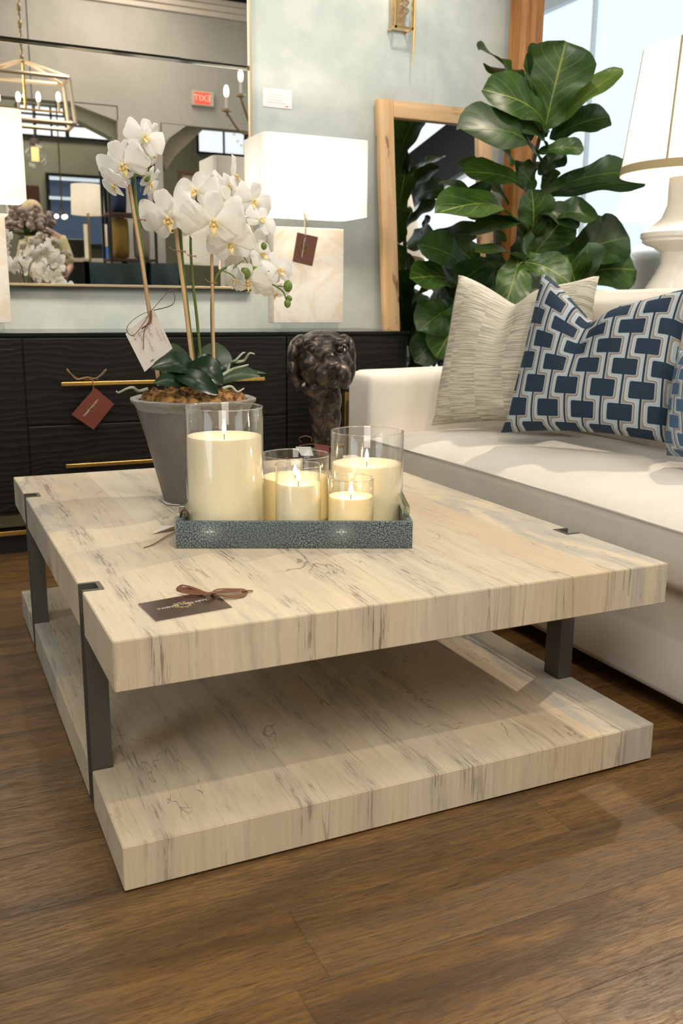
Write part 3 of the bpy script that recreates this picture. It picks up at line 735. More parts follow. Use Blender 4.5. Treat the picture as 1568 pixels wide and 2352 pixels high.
# stakes, stems
def stk(P, r, mat_, name, dys, seg=8): return part(name, tube(B(), spline([OP(a, b, d) for (a, b), d in zip(P, dys)], 5), r, seg), mat_, orch, 60)
stk([(297, 424), (330, 625), (365, 885)], 0.0050, stake_m, 'stake', (-0.05, -0.04, -0.02), 6)
stk([(402, 520), (424, 690), (447, 885)], 0.0048, stake_m, 'stake', (0, 0, -0.01), 6)
stk([(486, 568), (488, 700), (492, 885)], 0.0042, stake_m, 'stake', (-0.02, -0.02, -0.02), 6)
stk([(345, 370), (318, 395), (309, 408), (313, 470), (322, 540), (340, 690), (362, 800), (380, 890)], [0.0030, 0.0042], stem_m, 'stem', (-0.05, -0.05, -0.05, -0.05, -0.045, -0.035, -0.025, -0.01))
stk([(395, 480), (412, 520), (420, 610), (432, 720), (452, 885)], [0.0030, 0.0042], stem_m, 'stem', (0, 0.005, 0.01, 0.012, 0.0))
stk([(470, 470), (452, 490), (438, 540), (442, 640), (452, 730), (466, 885)], [0.0028, 0.0042], stem_m, 'stem', (0.02, 0.02, 0.02, 0.02, 0.02, 0.01))
stk([(657, 688), (648, 668), (620, 650), (580, 632), (545, 615), (515, 616), (495, 640), (487, 680), (487, 760), (496, 885)], [0.0018, 0.0045], stem_m, 'stem', (-0.07, -0.07, -0.06, -0.05, -0.04, -0.03, -0.02, -0.01, -0.01, -0.01))
for P in ([(560, 590), (570, 605), (587, 620)], [(535, 616), (552, 602), (560, 598)], [(597, 634), (607, 625), (618, 623)], [(635, 657), (650, 658), (661, 657)], [(512, 622), (530, 630), (541, 640)],
          [(322, 440), (325, 425), (337, 400)], [(310, 411), (303, 411), (296, 411)], [(330, 375), (342, 385), (338, 405)]):
    stk(P, 0.0015, stem_m, 'twig', (-0.06,) * 3, 6)
for (x, y, rr, dy) in ((337, 366, 9, -0.08), (320, 391, 13, -0.09), (337, 407, 9, -0.08), (575, 552, 10, -0.05), (606, 565, 8, -0.05), (564, 625, 13, -0.07), (588, 620, 8, -0.06), (661, 657, 12, -0.07), (664, 685, 7, -0.07), (660, 697, 9, -0.07)):
    part('bud', ell(B(), OP(x, y, dy), rr * ks * 0.85, rr * ks * 0.85, rr * ks * 1.1, Matrix.Rotation(random.uniform(-0.9, 0.9), 3, 'Y'), 14, 9), bud_m, orch, 60)
for (x, y, dx) in ((322, 505, 12), (412, 577, 14), (440, 588, 10), (488, 650, 10)):
    bm = B()
    for k in range(3): ribbon(bm, [OP(x - dx + 3 * k, y - 3 + 2 * k, -0.045), OP(x, y + k * 1.5 - 2, -0.052), OP(x + dx, y + 3 - 2 * k, -0.04)], 0.004)
    ribbon(bm, [OP(x - dx * 0.7, y, -0.045), OP(x - dx * 1.3, y - 6, -0.04), OP(x - dx * 1.8, y - 10, -0.04)], 0.002)
    part('raffia_tie', bm, raffia_t, orch, 60)
# a flower: five petals in one mesh, facing +Z, with a lip as its own mesh
def petal(bm, ang, L, W_, tilt, r0=0.05, broad=0.5, curl=-0.12):
    ca, sa = math.cos(ang), math.sin(ang)
    def f(u, v):
        s = v * 2 - 1; w0 = W_ / 2 * max(0.05, math.sin(PI * min(1.0, (u * 0.93 + 0.05)) ** (0.8 if broad < 0.6 else 1.15)) ** 0.6) * (1 if u > 0.02 else 0.4)
        if u >= 1: w0 = W_ * 0.14
        x = r0 + L * (math.sin(u * PI / 2) ** 0.92); y = s * w0 * (1 - 0.0 * u)
        z = tilt * u + curl * (u ** 2) - 0.10 * s * s * W_ + 0.02 * math.sin(u * 9 + s * 3 + ang)
        if u >= 1: x -= 0.05 * L * s * s
        return Vector((x * ca - y * sa, x * sa + y * ca, z))
    grid(bm, f, 9, 8)
def flower_mesh(v):
    bm = B()
    petal(bm, math.radians(90), 0.88, 0.62, 0.05 + 0.1 * v, curl=-0.05); petal(bm, math.radians(218), 0.86, 0.56, 0.0, curl=-0.1 - 0.1 * v); petal(bm, math.radians(322), 0.86, 0.56, 0.0, curl=-0.12)
    for q in bm.verts: q.co.z -= 0.05
    petal(bm, math.radians(8 + 6 * v), 1.0, 1.08, 0.12, broad=0.8); petal(bm, math.radians(172 - 6 * v), 1.0, 1.08, 0.12, broad=0.8)
    return newmesh('flower', bm, petal_m, 60)
def lip_mesh():
    bm = B()
    ell(bm, (0, 0.04, 0.08), 0.06, 0.09, 0.10, None, 10, 7)
    for s in (-1, 1):
        ell(bm, (0.10 * s, -0.08, 0.13), 0.028, 0.10, 0.10, Matrix.Rotation(0.5 * s, 3, 'Y'), 10, 7)
        tube(bm, spline([(0, -0.34, 0.26), (0.05 * s, -0.42, 0.27), (0.12 * s, -0.40, 0.24)], 4), [0.018, 0.006], 5)
    def f(u, v): s = v * 2 - 1; wv = 0.13 * (1 - u) ** 0.7 + 0.03; return Vector((s * wv, -0.08 - 0.28 * u, 0.12 + 0.16 * u - s * s * 0.05))
    grid(bm, f, 6, 4); ell(bm, (0, -0.1, 0.17), 0.05, 0.06, 0.04, None, 8, 6)
    return newmesh('flower_lip', bm, lip_m, 60)
FM = [flower_mesh(0), flower_mesh(1)]; LM = lip_mesh()
iw = WMx(orch).inverted()
for i, (x, y, r, yaw, pit, roll, dy) in enumerate((
        (333, 315, 42, 30, 20, -20, -0.07), (352, 325, 38, 55, 0, -10, -0.05), (283, 378, 50, -20, -25, 18, -0.10), (262, 425, 34, -55, -35, 30, -0.08), (346, 420, 34, 65, -25, -30, -0.06), (352, 358, 26, 75, 0, 0, -0.04),
        (275, 345, 30, -40, 40, 0, -0.02),
        (388, 500, 58, -25, -20, 10, -0.06), (400, 470, 40, -50, 20, 0, -0.02), (426, 505, 44, 48, -18, -12, -0.04), (490, 508, 58, 4, -12, 0, -0.10), (450, 440, 46, -25, 30, 0, 0.02), (500, 440, 44, 20, 35, 20, 0.03), (505, 470, 40, -10, 10, -20, 0.0),
        (525, 430, 46, 60, 40, 20, 0.04), (540, 405, 38, 78, 10, 60, 0.02), (582, 462, 42, 35, 5, -20, 0.0), (600, 505, 34, 40, 30, -35, -0.02), (560, 480, 34, 15, 10, 10, 0.04), (530, 560, 46, -8, -10, 8, -0.06),
        (572, 560, 36, 30, -30, 30, -0.01), (600, 585, 34, 50, 20, 30, -0.03), (640, 620, 40, 45, 15, 10, -0.03), (570, 645, 44, -15, -35, 0, -0.06), (540, 640, 30, -60, -10, 20, -0.04), (632, 672, 30, 20, -50, 0, -0.04), (610, 640, 34, 10, 0, 40, -0.01), (520, 530, 30, -30, 20, 10, 0.02))):
    p = OP(x, y, dy); N_ = (CAM - p).normalized()
    ux = Vector((0, 0, 1)).cross(N_).normalized()
    q = Matrix.Rotation(math.radians(yaw), 3, 'Z') @ N_; sd = Vector((0, 0, 1)).cross(q).normalized()
    q = Matrix.Rotation(-math.radians(pit), 3, sd) @ q; upv = q.cross(sd)
    mt = Matrix((sd, upv, q)).transposed() @ Matrix.Rotation(math.radians(roll), 3, 'Z')
    o = bpy.data.objects.new('flower', FM[i % 2]); C.objects.link(o); o.parent = orch
    k = r * ks * (1.12 if i > 6 else 1.04); o.matrix_basis = iw @ (Matrix.Translation(p) @ mt.to_4x4() @ Matrix.Scale(k, 4))
    l = bpy.data.objects.new('flower_lip', LM); C.objects.link(l); l.parent = o; l['label'] = 'yellow lip freckled with rust'
# care tag tied to the left stake
q1, q2, q3, q4 = OP(350, 714, -0.035), OP(288, 767, -0.035), OP(332, 854, -0.04), OP(396, 800, -0.035)
q5 = OP(356, 716, -0.035)
t3 = thing('care_tag', 'large white handwritten tag hanging from the left orchid stake by brown raffia', 'tag', q1)
nn = (q2 - q1).cross(q4 - q1).normalized()
part('card', prism(B(), [q1, q2, q3, q4, q5], nn * 0.0008), card_w, t3)
bm = B(); e1 = (q3 - q2).normalized(); e2 = (q1 - q2).normalized(); L1 = (q3 - q2).length; L2 = (q1 - q2).length
off = nn * (0.0015 if nn.dot(towards) > 0 else -0.0007)
random.seed(3)
for row, (v0, us) in enumerate(((0.18, (0.05, 0.28)), (0.35, (0.18, 0.40)), (0.50, (0.35, 0.75)), (0.66, (0.2, 0.5)), (0.86, (0.35, 0.7)), (0.97, (0.45, 0.8)))):
    u_ = us[0]
    while u_ < us[1]:
        pts = [q2 + e1 * L1 * (u_ + 0.03 * k * 0.3) + e2 * L2 * (v0 + random.uniform(-0.035, 0.035)) + off for k in range(5)]
        tube(bm, pts, 0.0004, 4); u_ += 0.06
tube(bm, [q2 + e1 * L1 * 0.9 + e2 * L2 * (0.3 + 0.02 * k) + off for k in range(6)], 0.0012, 4)
part('handwriting', bm, grey_ink, t3)
bm = B(); K = (347, 714)
for P in ([K, (370, 688), (385, 672), (398, 672), (401, 690), (390, 703), (352, 713)], [(385, 672), (395, 665), (405, 665)], [K, (320, 725), (298, 742), (291, 758), (300, 770), (310, 768), (330, 742), K],
          [K, (343, 735), (331, 762), (329, 803)], [K, (345, 740), (325, 755)]):
    ribbon(bm, [OP(a, b, -0.05 + 0.004 * math.sin(i)) for i, (a, b) in enumerate(P)], 0.0042)
part('raffia_bow', bm, raffia, t3, 60)

# ================================================================== DOG BUST
DP = A(742, 1068, Z=TZ); DP.y = 2.60; DP = Vector((A(742, 1000, Y=2.60).x, 2.60, TZ)); dk = pxm(Vector((DP.x, DP.y, 0.7)))
dog = thing('dog_bust', 'dark bronze hound head sculpture on a neck, standing behind the candles', 'sculpture', DP)
fr = (Vector((CAM.x - DP.x, CAM.y - DP.y, 0))).normalized(); rg = Vector((0, 0, 1)).cross(fr) * 1.0; rg = -fr.cross(Vector((0, 0, 1)))
rg = Vector((R_.x, R_.y, 0)).normalized(); fr = Vector((rg.y, -rg.x, 0))
def D(x, y, f=0.0):
    """picture px of the bust (x, y), f px towards the viewer"""
    o = A(742, y, Y=DP.y); return Vector((DP.x, DP.y, o.z)) + rg * ((x - 742) * dk) + fr * (f * dk)
def blob(bm, x, y, f, a, b, c, rx=0, ry=0, rz=0):
    ax_m = Matrix((rg, fr, Vector((0, 0, 1)))).transposed()
    rot = ax_m @ (Matrix.Rotation(math.radians(rz), 3, 'Z') @ Matrix.Rotation(math.radians(ry), 3, 'Y') @ Matrix.Rotation(math.radians(rx), 3, 'X'))
    return ell(bm, D(x, y, f), a * dk, b * dk, c * dk, rot, 24, 16)
def blended(name, bm, mat, parent, vox=0.003, it=6, label=None):
    o = part(name, bm, mat, parent); md = o.modifiers.new('r', 'REMESH'); md.mode = 'VOXEL'; md.voxel_size = vox
    s = o.modifiers.new('s', 'SMOOTH'); s.iterations = it; s.factor = 0.6
    dg = bpy.context.evaluated_depsgraph_get(); me = bpy.data.meshes.new_from_object(o.evaluated_get(dg))
    o.modifiers.clear(); old = o.data; o.data = me; bpy.data.meshes.remove(old)
    me.polygons.foreach_set('use_smooth', [True] * len(me.polygons))
    if not me.materials: me.materials.append(mat.m)
    if label: o['label'] = label
    return o
bm = B()
blob(bm, 741, 806, 0, 62, 64, 46); blob(bm, 740, 795, 0, 58, 56, 37); blob(bm, 742, 785, 26, 46, 30, 20)        # skull, brow
blob(bm, 722, 787, 42, 24, 16, 10, ry=8); blob(bm, 776, 786, 44, 22, 16, 10, ry=-8)                             # brow ridges
blob(bm, 714, 835, 20, 33, 44, 46); blob(bm, 782, 832, 22, 27, 42, 42)                                        # cheeks
blob(bm, 755, 815, 52, 17, 34, 16, rx=-18); blob(bm, 760, 828, 74, 20, 44, 15, rx=-8); blob(bm, 764, 838, 92, 22, 28, 16)   # bridge
blob(bm, 750, 852, 74, 27, 42, 26, ry=14); blob(bm, 781, 852, 76, 24, 38, 26, ry=-14)                           # muzzle sides
blob(bm, 743, 868, 78, 19, 34, 18, ry=22); blob(bm, 787, 868, 80, 17, 30, 18, ry=-22)                            # jowls
blob(bm, 766, 874, 78, 17, 32, 11)                                                                           # chin
blob(bm, 735, 893, -8, 46, 42, 26); blob(bm, 744, 920, -6, 41, 40, 50); blob(bm, 747, 960, -4, 37, 36, 50); blob(bm, 748, 1000, -4, 32, 32, 50)
head = blended('head', bm, bronze_m, dog, 0.0026, 14)
part('nose', ell(ell(ell(B(), D(766, 830, 116), 15 * dk, 9 * dk, 8 * dk), D(758, 834, 118), 7 * dk, 7 * dk, 6 * dk), D(774, 834, 118), 7 * dk, 7 * dk, 6 * dk), bronze_m, dog, 60)
for s, (ex, ey) in ((-1, (719, 800)), (1, (780, 799))):
    part('eye', ell(B(), D(ex, ey, 56 if s < 0 else 56), 9 * dk, 7 * dk, 8 * dk), M('bronze_eye', (0.06, 0.045, 0.04), 0.2, 0.7), dog, 60)
    bm = B()
    a = [tuple(D(ex + 15 * math.cos(t) * 1.05, ey + 11 * math.sin(t), 54)) for t in [k * PI / 6 for k in range(13)]]
    tube(bm, a, 3.2 * dk, 7); part('eyelid', bm, bronze_m, dog, 60)
for s in (-1, 1):
    bm = B()
    if s < 0:
        blob(bm, 690, 790, 4, 20, 28, 22, ry=25); blob(bm, 674, 815, 14, 15, 32, 38, ry=6); blob(bm, 674, 850, 22, 15, 28, 32, ry=-6); blob(bm, 681, 872, 28, 12, 17, 17, ry=-14)
    else:
        blob(bm, 788, 785, 0, 18, 26, 18, ry=-30); blob(bm, 803, 808, 8, 13, 30, 34, ry=-4); blob(bm, 804, 845, 14, 12, 25, 30, ry=4); blob(bm, 799, 868, 18, 11, 16, 16, ry=10)
    blended('ear', bm, bronze_m, dog, 0.0024, 14)
bm = B(); tube(bm, spline([D(735, 886, 98), D(752, 874, 117), D(767, 864, 122), D(782, 873, 117), D(795, 886, 95)], 6), 1.6 * dk, 6)
tube(bm, spline([D(767, 864, 122), D(767, 850, 122), D(766, 840, 122)], 4), 1.3 * dk, 6)
part('mouth_line', bm, M('bronze_crevice', (0.012, 0.009, 0.008), 0.6), dog, 60)
bb = DP; zb = D(742, 1034).z
bm = box(B(), -0.062, 0.062, -0.055, 0.055, 0.0005, zb - TZ, 0.003); bm.transform(Matrix.Translation(DP) @ Matrix.Rotation(math.atan2(rg.y, rg.x), 4, 'Z')); part('base', bm, M('dark_plinth', (0.03, 0.025, 0.02), 0.4), dog)
t4 = thing('leather_tag', 'brown leather strap and small white tag tied around the foot of the dog bust', 'tag', D(720, 1020, 50))
bm = B(); ribbon(bm, [D(688, 1018, 42), D(720, 1013, 50), D(760, 1018, 52), D(790, 1012, 46)], 0.008)
ribbon(bm, [D(692, 1010, 44), D(688, 1001, 46), D(700, 995, 48), D(715, 998, 48), D(716, 1007, 48)], 0.004)
part('strap', bm, raffia, t4, 60)
part('card', prism(B(), [D(680, 1019, 50), D(715, 1019, 50), D(721, 1038, 56), D(694, 1038, 56)], fr * 0.001), M('bluish_white_card', (0.55, 0.58, 0.58), 0.6), t4)
part('maroon_card', prism(B(), [D(722, 1012, 52), D(757, 1016, 52), D(757, 1040, 56), D(730, 1036, 56)], fr * 0.001), card_r, t4)

# ================================================================== BLACK CREDENZA
CX0, CX1, CY0, CY1 = -0.195, 1.930, 3.50, 3.985
cab = thing('credenza', 'long black lacquered credenza with rippled drawer fronts and brass bar pulls, against the back wall', 'cabinet', ((CX0 + CX1) / 2, (CY0 + CY1) / 2, 0))
bm = box(B(), CX0, CX1, CY0 + 0.004, CY1, 0.16, 0.806, 0.002); part('body', bm, black, cab)
part('top_panel', box(B(), CX0 - 0.002, CX1 + 0.002, CY0 - 0.006, CY1, 0.806, 0.820, 0.0025), M('polished_black', (0.012, 0.013, 0.012), 0.12), cab)
for x0, x1 in ((CX0 + 0.03, 0.356), (1.372, CX1 - 0.03)):
    d = part('door', box(B(), x0, x1, CY0 - 0.012, CY0 + 0.004, 0.175, 0.80, 0.002), lacquer, cab)
    part('door_panel', box(B(), x0 + 0.03, x1 - 0.03, CY0 - 0.017, CY0 - 0.012, 0.21, 0.765, 0.002), lacquer, d)
for z0, z1, hz in ((0.49, 0.80, 0.638), (0.175, 0.484, 0.337)):
    d = part('drawer', box(B(), 0.362, 1.366, CY0 - 0.012, CY0 + 0.004, z0, z1, 0.002), lacquer, cab)
    bm = box(B(), 0.480, 1.262, CY0 - 0.05, CY0 - 0.036, hz - 0.007, hz + 0.007, 0.0015)
    for x in (0.56, 1.18): box(bm, x, x + 0.012, CY0 - 0.037, CY0 - 0.012, hz - 0.005, hz + 0.005)
    part('handle', bm, brass, d, label='square brass bar pull')
part('plinth', box(B(), CX0 + 0.02, CX1 - 0.02, CY0 + 0.012, CY1 - 0.02, 0.112, 0.16), M('olive_bronze_plinth', (0.10, 0.085, 0.045), 0.5, 0.3), cab)
bm = B()
for y in (CY0 - 0.0, CY1 - 0.03): box(bm, CX0, CX1, y, y + 0.014, 0.082, 0.098, 0.001)
for x in (CX0, CX1 - 0.014):
    box(bm, x, x + 0.014, CY0, CY1 - 0.016, 0.082, 0.098, 0.001)
    for y in (CY0, CY1 - 0.03): box(bm, x, x + 0.014, y, y + 0.014, 0.0, 0.16, 0.001)
part('brass_base', bm, brass, cab, label='slim brass base rail')
part('kickboard', box(B(), CX0 + 0.05, CX1 - 0.05, CY0 + 0.06, CY0 + 0.075, 0.0, 0.12), black, cab)
# maroon tag on the upper pull
Yt = CY0 - 0.052
t5 = thing('price_tag', 'maroon tag with gold crest hanging from the upper brass pull of the credenza', 'tag', A(205, 900, Y=Yt))
q = [A(x, y, Y=Yt - 0.004) for x, y in ((218, 890), (164, 952), (215, 987), (262, 928))]
part('card', prism(B(), q, (0, 0.001, 0)), card_r, t5)
ctr = A(209, 937, Y=Yt - 0.006); dx = (q[0] - q[1]).normalized(); dy_ = (q[3] - q[0]).normalized()
part('crest', emblem(ctr, dx, dy_, 0.021, 1.0), gold_ink, t5)
part('lettering', text_bm(NAME, 0.0085, frame_mtx(ctr - Vector((0, 0.001, 0)), dx, dx.cross(Vector((0, 1, 0))))), white_ink, t5)
bm = B()
for P in ([(213, 895), (215, 880), (205, 868), (175, 870), (155, 848), (158, 855), (182, 872)], [(205, 870), (225, 866), (243, 848), (240, 856), (222, 870), (195, 873)], [(175, 872), (200, 866), (225, 872)]):
    ribbon(bm, [A(a, b, Y=Yt - 0.002 * (i % 2)) for i, (a, b) in enumerate(P)], 0.006)
part('raffia_bow', bm, raffia_t, t5, 60)

# ================================================================== TWO BOX LAMPS
def rrect(cx, cy, a, b, r, z, n=6):
    out = []
    for sx, sy, a0 in ((1, 1, 0), (-1, 1, 90), (-1, -1, 180), (1, -1, 270)):
        for k in range(n + 1):
            t = math.radians(a0 + 90 * k / n); out.append(Vector((cx + sx * (a - r) + r * math.cos(t), cy + sy * (b - r) + r * math.sin(t), z)))
    return out
def loft(bm, rings, close=True):
    vs = [[bm.verts.new(p) for p in r] for r in rings]
    for a, b in zip(vs, vs[1:]):
        for i in range(len(a)): bm.faces.new((a[i], a[(i + 1) % len(a)], b[(i + 1) % len(a)], b[i]))
    return bm
def table_lamp(cx, label, power=8):
    cy = 3.675; L = thing('table_lamp', label, 'lamp', (cx, cy, 0.8205), group='alabaster box lamps')
    part('acrylic_foot', box(B(), cx - 0.13, cx + 0.13, cy - 0.05, cy + 0.05, 0.8208, 0.850, 0.002), glass_mat('acrylic_foot', (0.93, 0.96, 0.95), 1.5), L)
    part('alabaster_block', box(B(), cx - 0.158, cx + 0.158, cy - 0.036, cy + 0.036, 0.851, 1.236, 0.004), alab, L, 40)
    bm = lathe(B(), [(0.008, 1.236), (0.008, 1.30), (0.018, 1.302), (0.018, 1.34), (0, 1.34)], (cx, cy, 0), 16)
    part('socket', bm, M('polished_nickel', (0.8, 0.78, 0.74), 0.15, 1.0), L, 40)
    rr = lambda z, d: rrect(cx, cy, 0.230 - d, 0.128 - d, 0.03, z)
    bm = loft(B(), [rr(1.283 + 0.295 * k / 6, 0) for k in range(7)])
    part('lamp_shade', bm, shade_w, L, 50)
    bm = lathe(B(), [(0, 1.56), (0.007, 1.56), (0.004, 1.585), (0.016, 1.592), (0.018, 1.598), (0, 1.602)], (cx, cy, 0), 16)
    tube(bm, [(cx - 0.2, cy, 1.565), (cx + 0.2, cy, 1.565)], 0.002, 6); part('finial', bm, glass, L, 40)
    part('bulb', ell(B(), (cx, cy, 1.41), 0.03, 0.03, 0.045), emit('warm_bulb', (1, 0.85, 0.65), 6), L, 60)
    for dx_ in (-0.09, 0.09): lamp('POINT', 'lamp_bulb_light', (cx + dx_, cy, 1.42), power, (1.0, 0.87, 0.68), 0.04)
    return L
table_lamp(1.531, 'white box-shade lamp with a veined alabaster block base, right of the wall mirror')
table_lamp(0.186, 'white box-shade lamp cut off by the left edge of the photo', 8)
Yg = 3.51
t6 = thing('price_tag', 'brown tag with gold crest hanging below the white box shade', 'tag', A(700, 500, Y=Yg + 0.03))
q = [A(x, y, Y=Yg) for x, y in ((683, 534), (730, 545), (717, 611), (672, 600))]
part('card', prism(B(), q, (0, 0.001, 0)), M('cocoa_tag_card', (0.14, 0.055, 0.035), 0.4), t6); part('card_back', prism(B(), [p + Vector((0, 0.0015, 0)) + (p - q[0].lerp(q[2], 0.5)) * 0.03 for p in q], (0, 0.0008, 0)), card_w, t6)
ctr = A(696, 568, Y=Yg - 0.003); vy = (q[3] - q[0]).normalized()
part('crest', emblem(ctr, -vy, vy.cross(Vector((0, 1, 0))), 0.026, 1.0), gold_ink, t6)
part('lettering', text_bm(NAME, 0.0085, frame_mtx(ctr - Vector((0, 0.001, 0)), -vy, -vy.cross(Vector((0, -1, 0))))), white_ink, t6)
bm = B(); ribbon(bm, [A(698, 490, Y=3.545), A(702, 515, Y=3.52), A(701, 541, Y=Yg - 0.002)], 0.006); part('string', bm, raffia_t, t6, 60)

# ================================================================== WALL MIRROR
MX0, MX1, MZ0, MZ1 = 0.30, 1.408, 0.995, 2.60
wm = thing('wall_mirror', 'large wall mirror in a thin gold rim, hanging over the black credenza', 'mirror', ((MX0 + MX1) / 2, 4.0, MZ0))
part('mirror_glass', box(B(), MX0 + 0.006, MX1 - 0.006, MY, MY + 0.006, MZ0 + 0.006, 1.895), mirr, wm)
part('mirror_glass', box(B(), MX0 + 0.006, MX1 - 0.006, MY, MY + 0.006, 1.915, MZ1 - 0.006), mirr, wm)
bm = B(); prism(bm, [(MX0, MY - 0.003, 1.905), (MX0, MY + 0.002, 1.894), (MX0, MY + 0.006, 1.905), (MX0, MY + 0.002, 1.916)], (MX1 - MX0, 0, 0))
part('bevelled_seam', bm, mirror_mat('bevel_glass', (0.5, 0.52, 0.5), 0.08), wm)
bm = B(); f = 0.004
for (a, b, c_, d_) in ((MX0, MX1, MZ0 - f, MZ0 + 0.006), (MX0, MX1, MZ1 - 0.006, MZ1 + f), (MX0 - f, MX0 + 0.006, MZ0 - f, MZ1 + f), (MX1 - 0.006, MX1 + 0.004, MZ0 - f, MZ1 + f)): box(bm, a, b, MY - 0.012, WB, c_, d_, 0.001)
part('frame', bm, antique, wm, label='thin gold frame')

# cards on the wall
def wall_card(x0, y0, x1, y1, label, mark=True):
    a, b = A(x0, y0, Y=WB - 0.003), A(x1, y1, Y=WB - 0.003)
    c = thing('wall_card', label, 'card', (a.x, WB, b.z))
    part('card', box(B(), a.x, b.x, WB - 0.003, WB - 0.0005, b.z, a.z), M('white_card', (0.85, 0.84, 0.82), 0.5), c)
    bm = B(); w0 = b.x - a.x; h0 = a.z - b.z
    for k in range(5): box(bm, a.x + w0 * 0.15, a.x + w0 * (0.8 - 0.12 * (k % 2)), WB - 0.0036, WB - 0.003, a.z - h0 * (0.2 + 0.14 * k), a.z - h0 * (0.2 + 0.14 * k) + 0.0025)
    part('printed_lines', bm, M('pale_print', (0.62, 0.62, 0.62), 0.6), c)
    if mark: part('stamp', box(B(), a.x + w0 * 0.78, a.x + w0 * 0.86, WB - 0.004, WB - 0.003, b.z + h0 * 0.08, b.z + h0 * 0.14), M('orange_mark', (0.6, 0.3, 0.15), 0.6), c)
wall_card(603, 200, 670, 251, 'white printed card on the pale wall above the right box lamp')
wall_card(1125, 188, 1178, 232, 'white card on the wall behind the fiddle-leaf fig, beside the tall wooden frame', False)

# wall sconce
a, b = A(908, 62, Y=3.95), A(950, 62, Y=3.95)
sc = thing('wall_sconce', 'gold boxed wall sconce with a long thin spike, at the top of the wall', 'wall lamp', ((a.x + b.x) / 2, WB, a.z))
bm = B(); zt = a.z + 0.34
for x in (a.x, b.x - 0.008): box(bm, x, x + 0.008, 3.95, 3.958, a.z, zt)
for y in (3.95,):
    for z in (a.z, zt - 0.008): box(bm, a.x, b.x, y, y + 0.008, z, z + 0.008)
for x in (a.x, b.x - 0.008):
    box(bm, x, x + 0.008, 3.95, WB, a.z, a.z + 0.008); box(bm, x, x + 0.008, 3.95, WB, zt - 0.008, zt)
part('cage', bm, brass, sc)
part('backplate', box(B(), a.x + 0.008, b.x - 0.008, WB - 0.012, WB - 0.001, a.z + 0.008, zt), antique, sc)
part('spike', lathe(B(), [(0.0015, A(953, 155, Y=3.96).z), (0.006, a.z + 0.0), (0.006, zt), (0, zt)], (b.x + 0.006, 3.96, 0), 8), brass, sc)
bm = B()
for k in range(7): tube(bm, spline([(a.x + 0.045, 3.985, a.z + 0.05 + 0.035 * k), (b.x - 0.02, 3.97, a.z + 0.08 + 0.035 * k), (a.x + 0.03, 3.96, a.z + 0.10 + 0.035 * k)], 4), 0.006, 6)
part('twisted_metalwork', bm, antique, sc, 60)
part('bulb', ell(B(), ((a.x + b.x) / 2, 3.99, a.z + 0.22), 0.015, 0.015, 0.04), emit('sconce_bulb', (1, 0.8, 0.5), 12), sc, 60)
lamp('POINT', 'sconce_light', ((a.x + b.x) / 2, 3.90, a.z + 0.26), 1.6, (1, 0.83, 0.58), 0.03)

# ================================================================== LEANING RECLAIMED-WOOD MIRROR
lz = 1.845; tilt = 0.206
lm = thing('leaning_mirror', 'narrow pale reclaimed-wood framed mirror leaning on the wall behind the fig', 'mirror', (2.314, 3.77, 0.0))
lm.rotation_euler = (-math.atan2(tilt, lz), 0, 0)
hx = 0.303; Lh = math.hypot(lz, tilt) - 0.005; fw = 0.076
for (x0, x1, z0, z1, mt_, nm) in ((-hx, -hx + fw, 0, Lh, oak, 'stile'), (hx - fw, hx, 0, Lh, oak, 'stile'), (-hx + fw, hx - fw, Lh - fw, Lh, oak_x, 'rail'), (-hx + fw, hx - fw, 0, fw, oak_x, 'rail')):
    part(nm, box(B(), x0, x1, 0, 0.042, z0, z1, 0.004), mt_, lm, 40, local=True)
part('mirror_glass', box(B(), -hx + fw - 0.002, hx - fw + 0.002, 0.018, 0.024, fw - 0.002, Lh - fw + 0.002), mirr, lm, local=True)

# ================================================================== TALL HONEY-WOOD MIRROR
hm = thing('tall_mirror', 'tall mirror in a honey-brown moulded wood frame at the right, behind the fig', 'mirror', (3.4, 3.95, 0.0))
x0 = A(1198, 100, Y=3.88).x; x1 = x0 + 1.75; z1 = 3.1
def moulding(bm, p0, p1, inward, out=(0, -1, 0)):
    prof = [(0, 0), (0, 0.09), (0.02, 0.105), (0.035, 0.10), (0.05, 0.075), (0.075, 0.07), (0.095, 0.082), (0.112, 0.075), (0.118, 0.05), (0.16, 0.045), (0.165, 0.02), (0.165, 0)]
    p0, p1, iv, ov = map(Vector, (p0, p1, inward, out))
    return prism(bm, [p0 + iv * a + ov * b for a, b in prof], p1 - p0)
yb = 3.985
part('stile', moulding(B(), (x0, yb, 0), (x0, yb, z1), (1, 0, 0)), honey, hm, 40); part('stile', moulding(B(), (x1, yb, 0), (x1, yb, z1), (-1, 0, 0)), honey, hm, 40)
part('rail', moulding(B(), (x0 + 0.166, yb, z1), (x1 - 0.166, yb, z1), (0, 0, -1)), honey, hm, 40); part('rail', moulding(B(), (x0 + 0.166, yb, 0), (x1 - 0.166, yb, 0), (0, 0, 1)), honey, hm, 40)
part('mirror_glass', box(B(), x0 + 0.16, x1 - 0.16, yb - 0.018, yb - 0.010, 0.16, z1 - 0.16), mirror_mat('bright_mirror', (0.97, 0.98, 0.98)), hm)

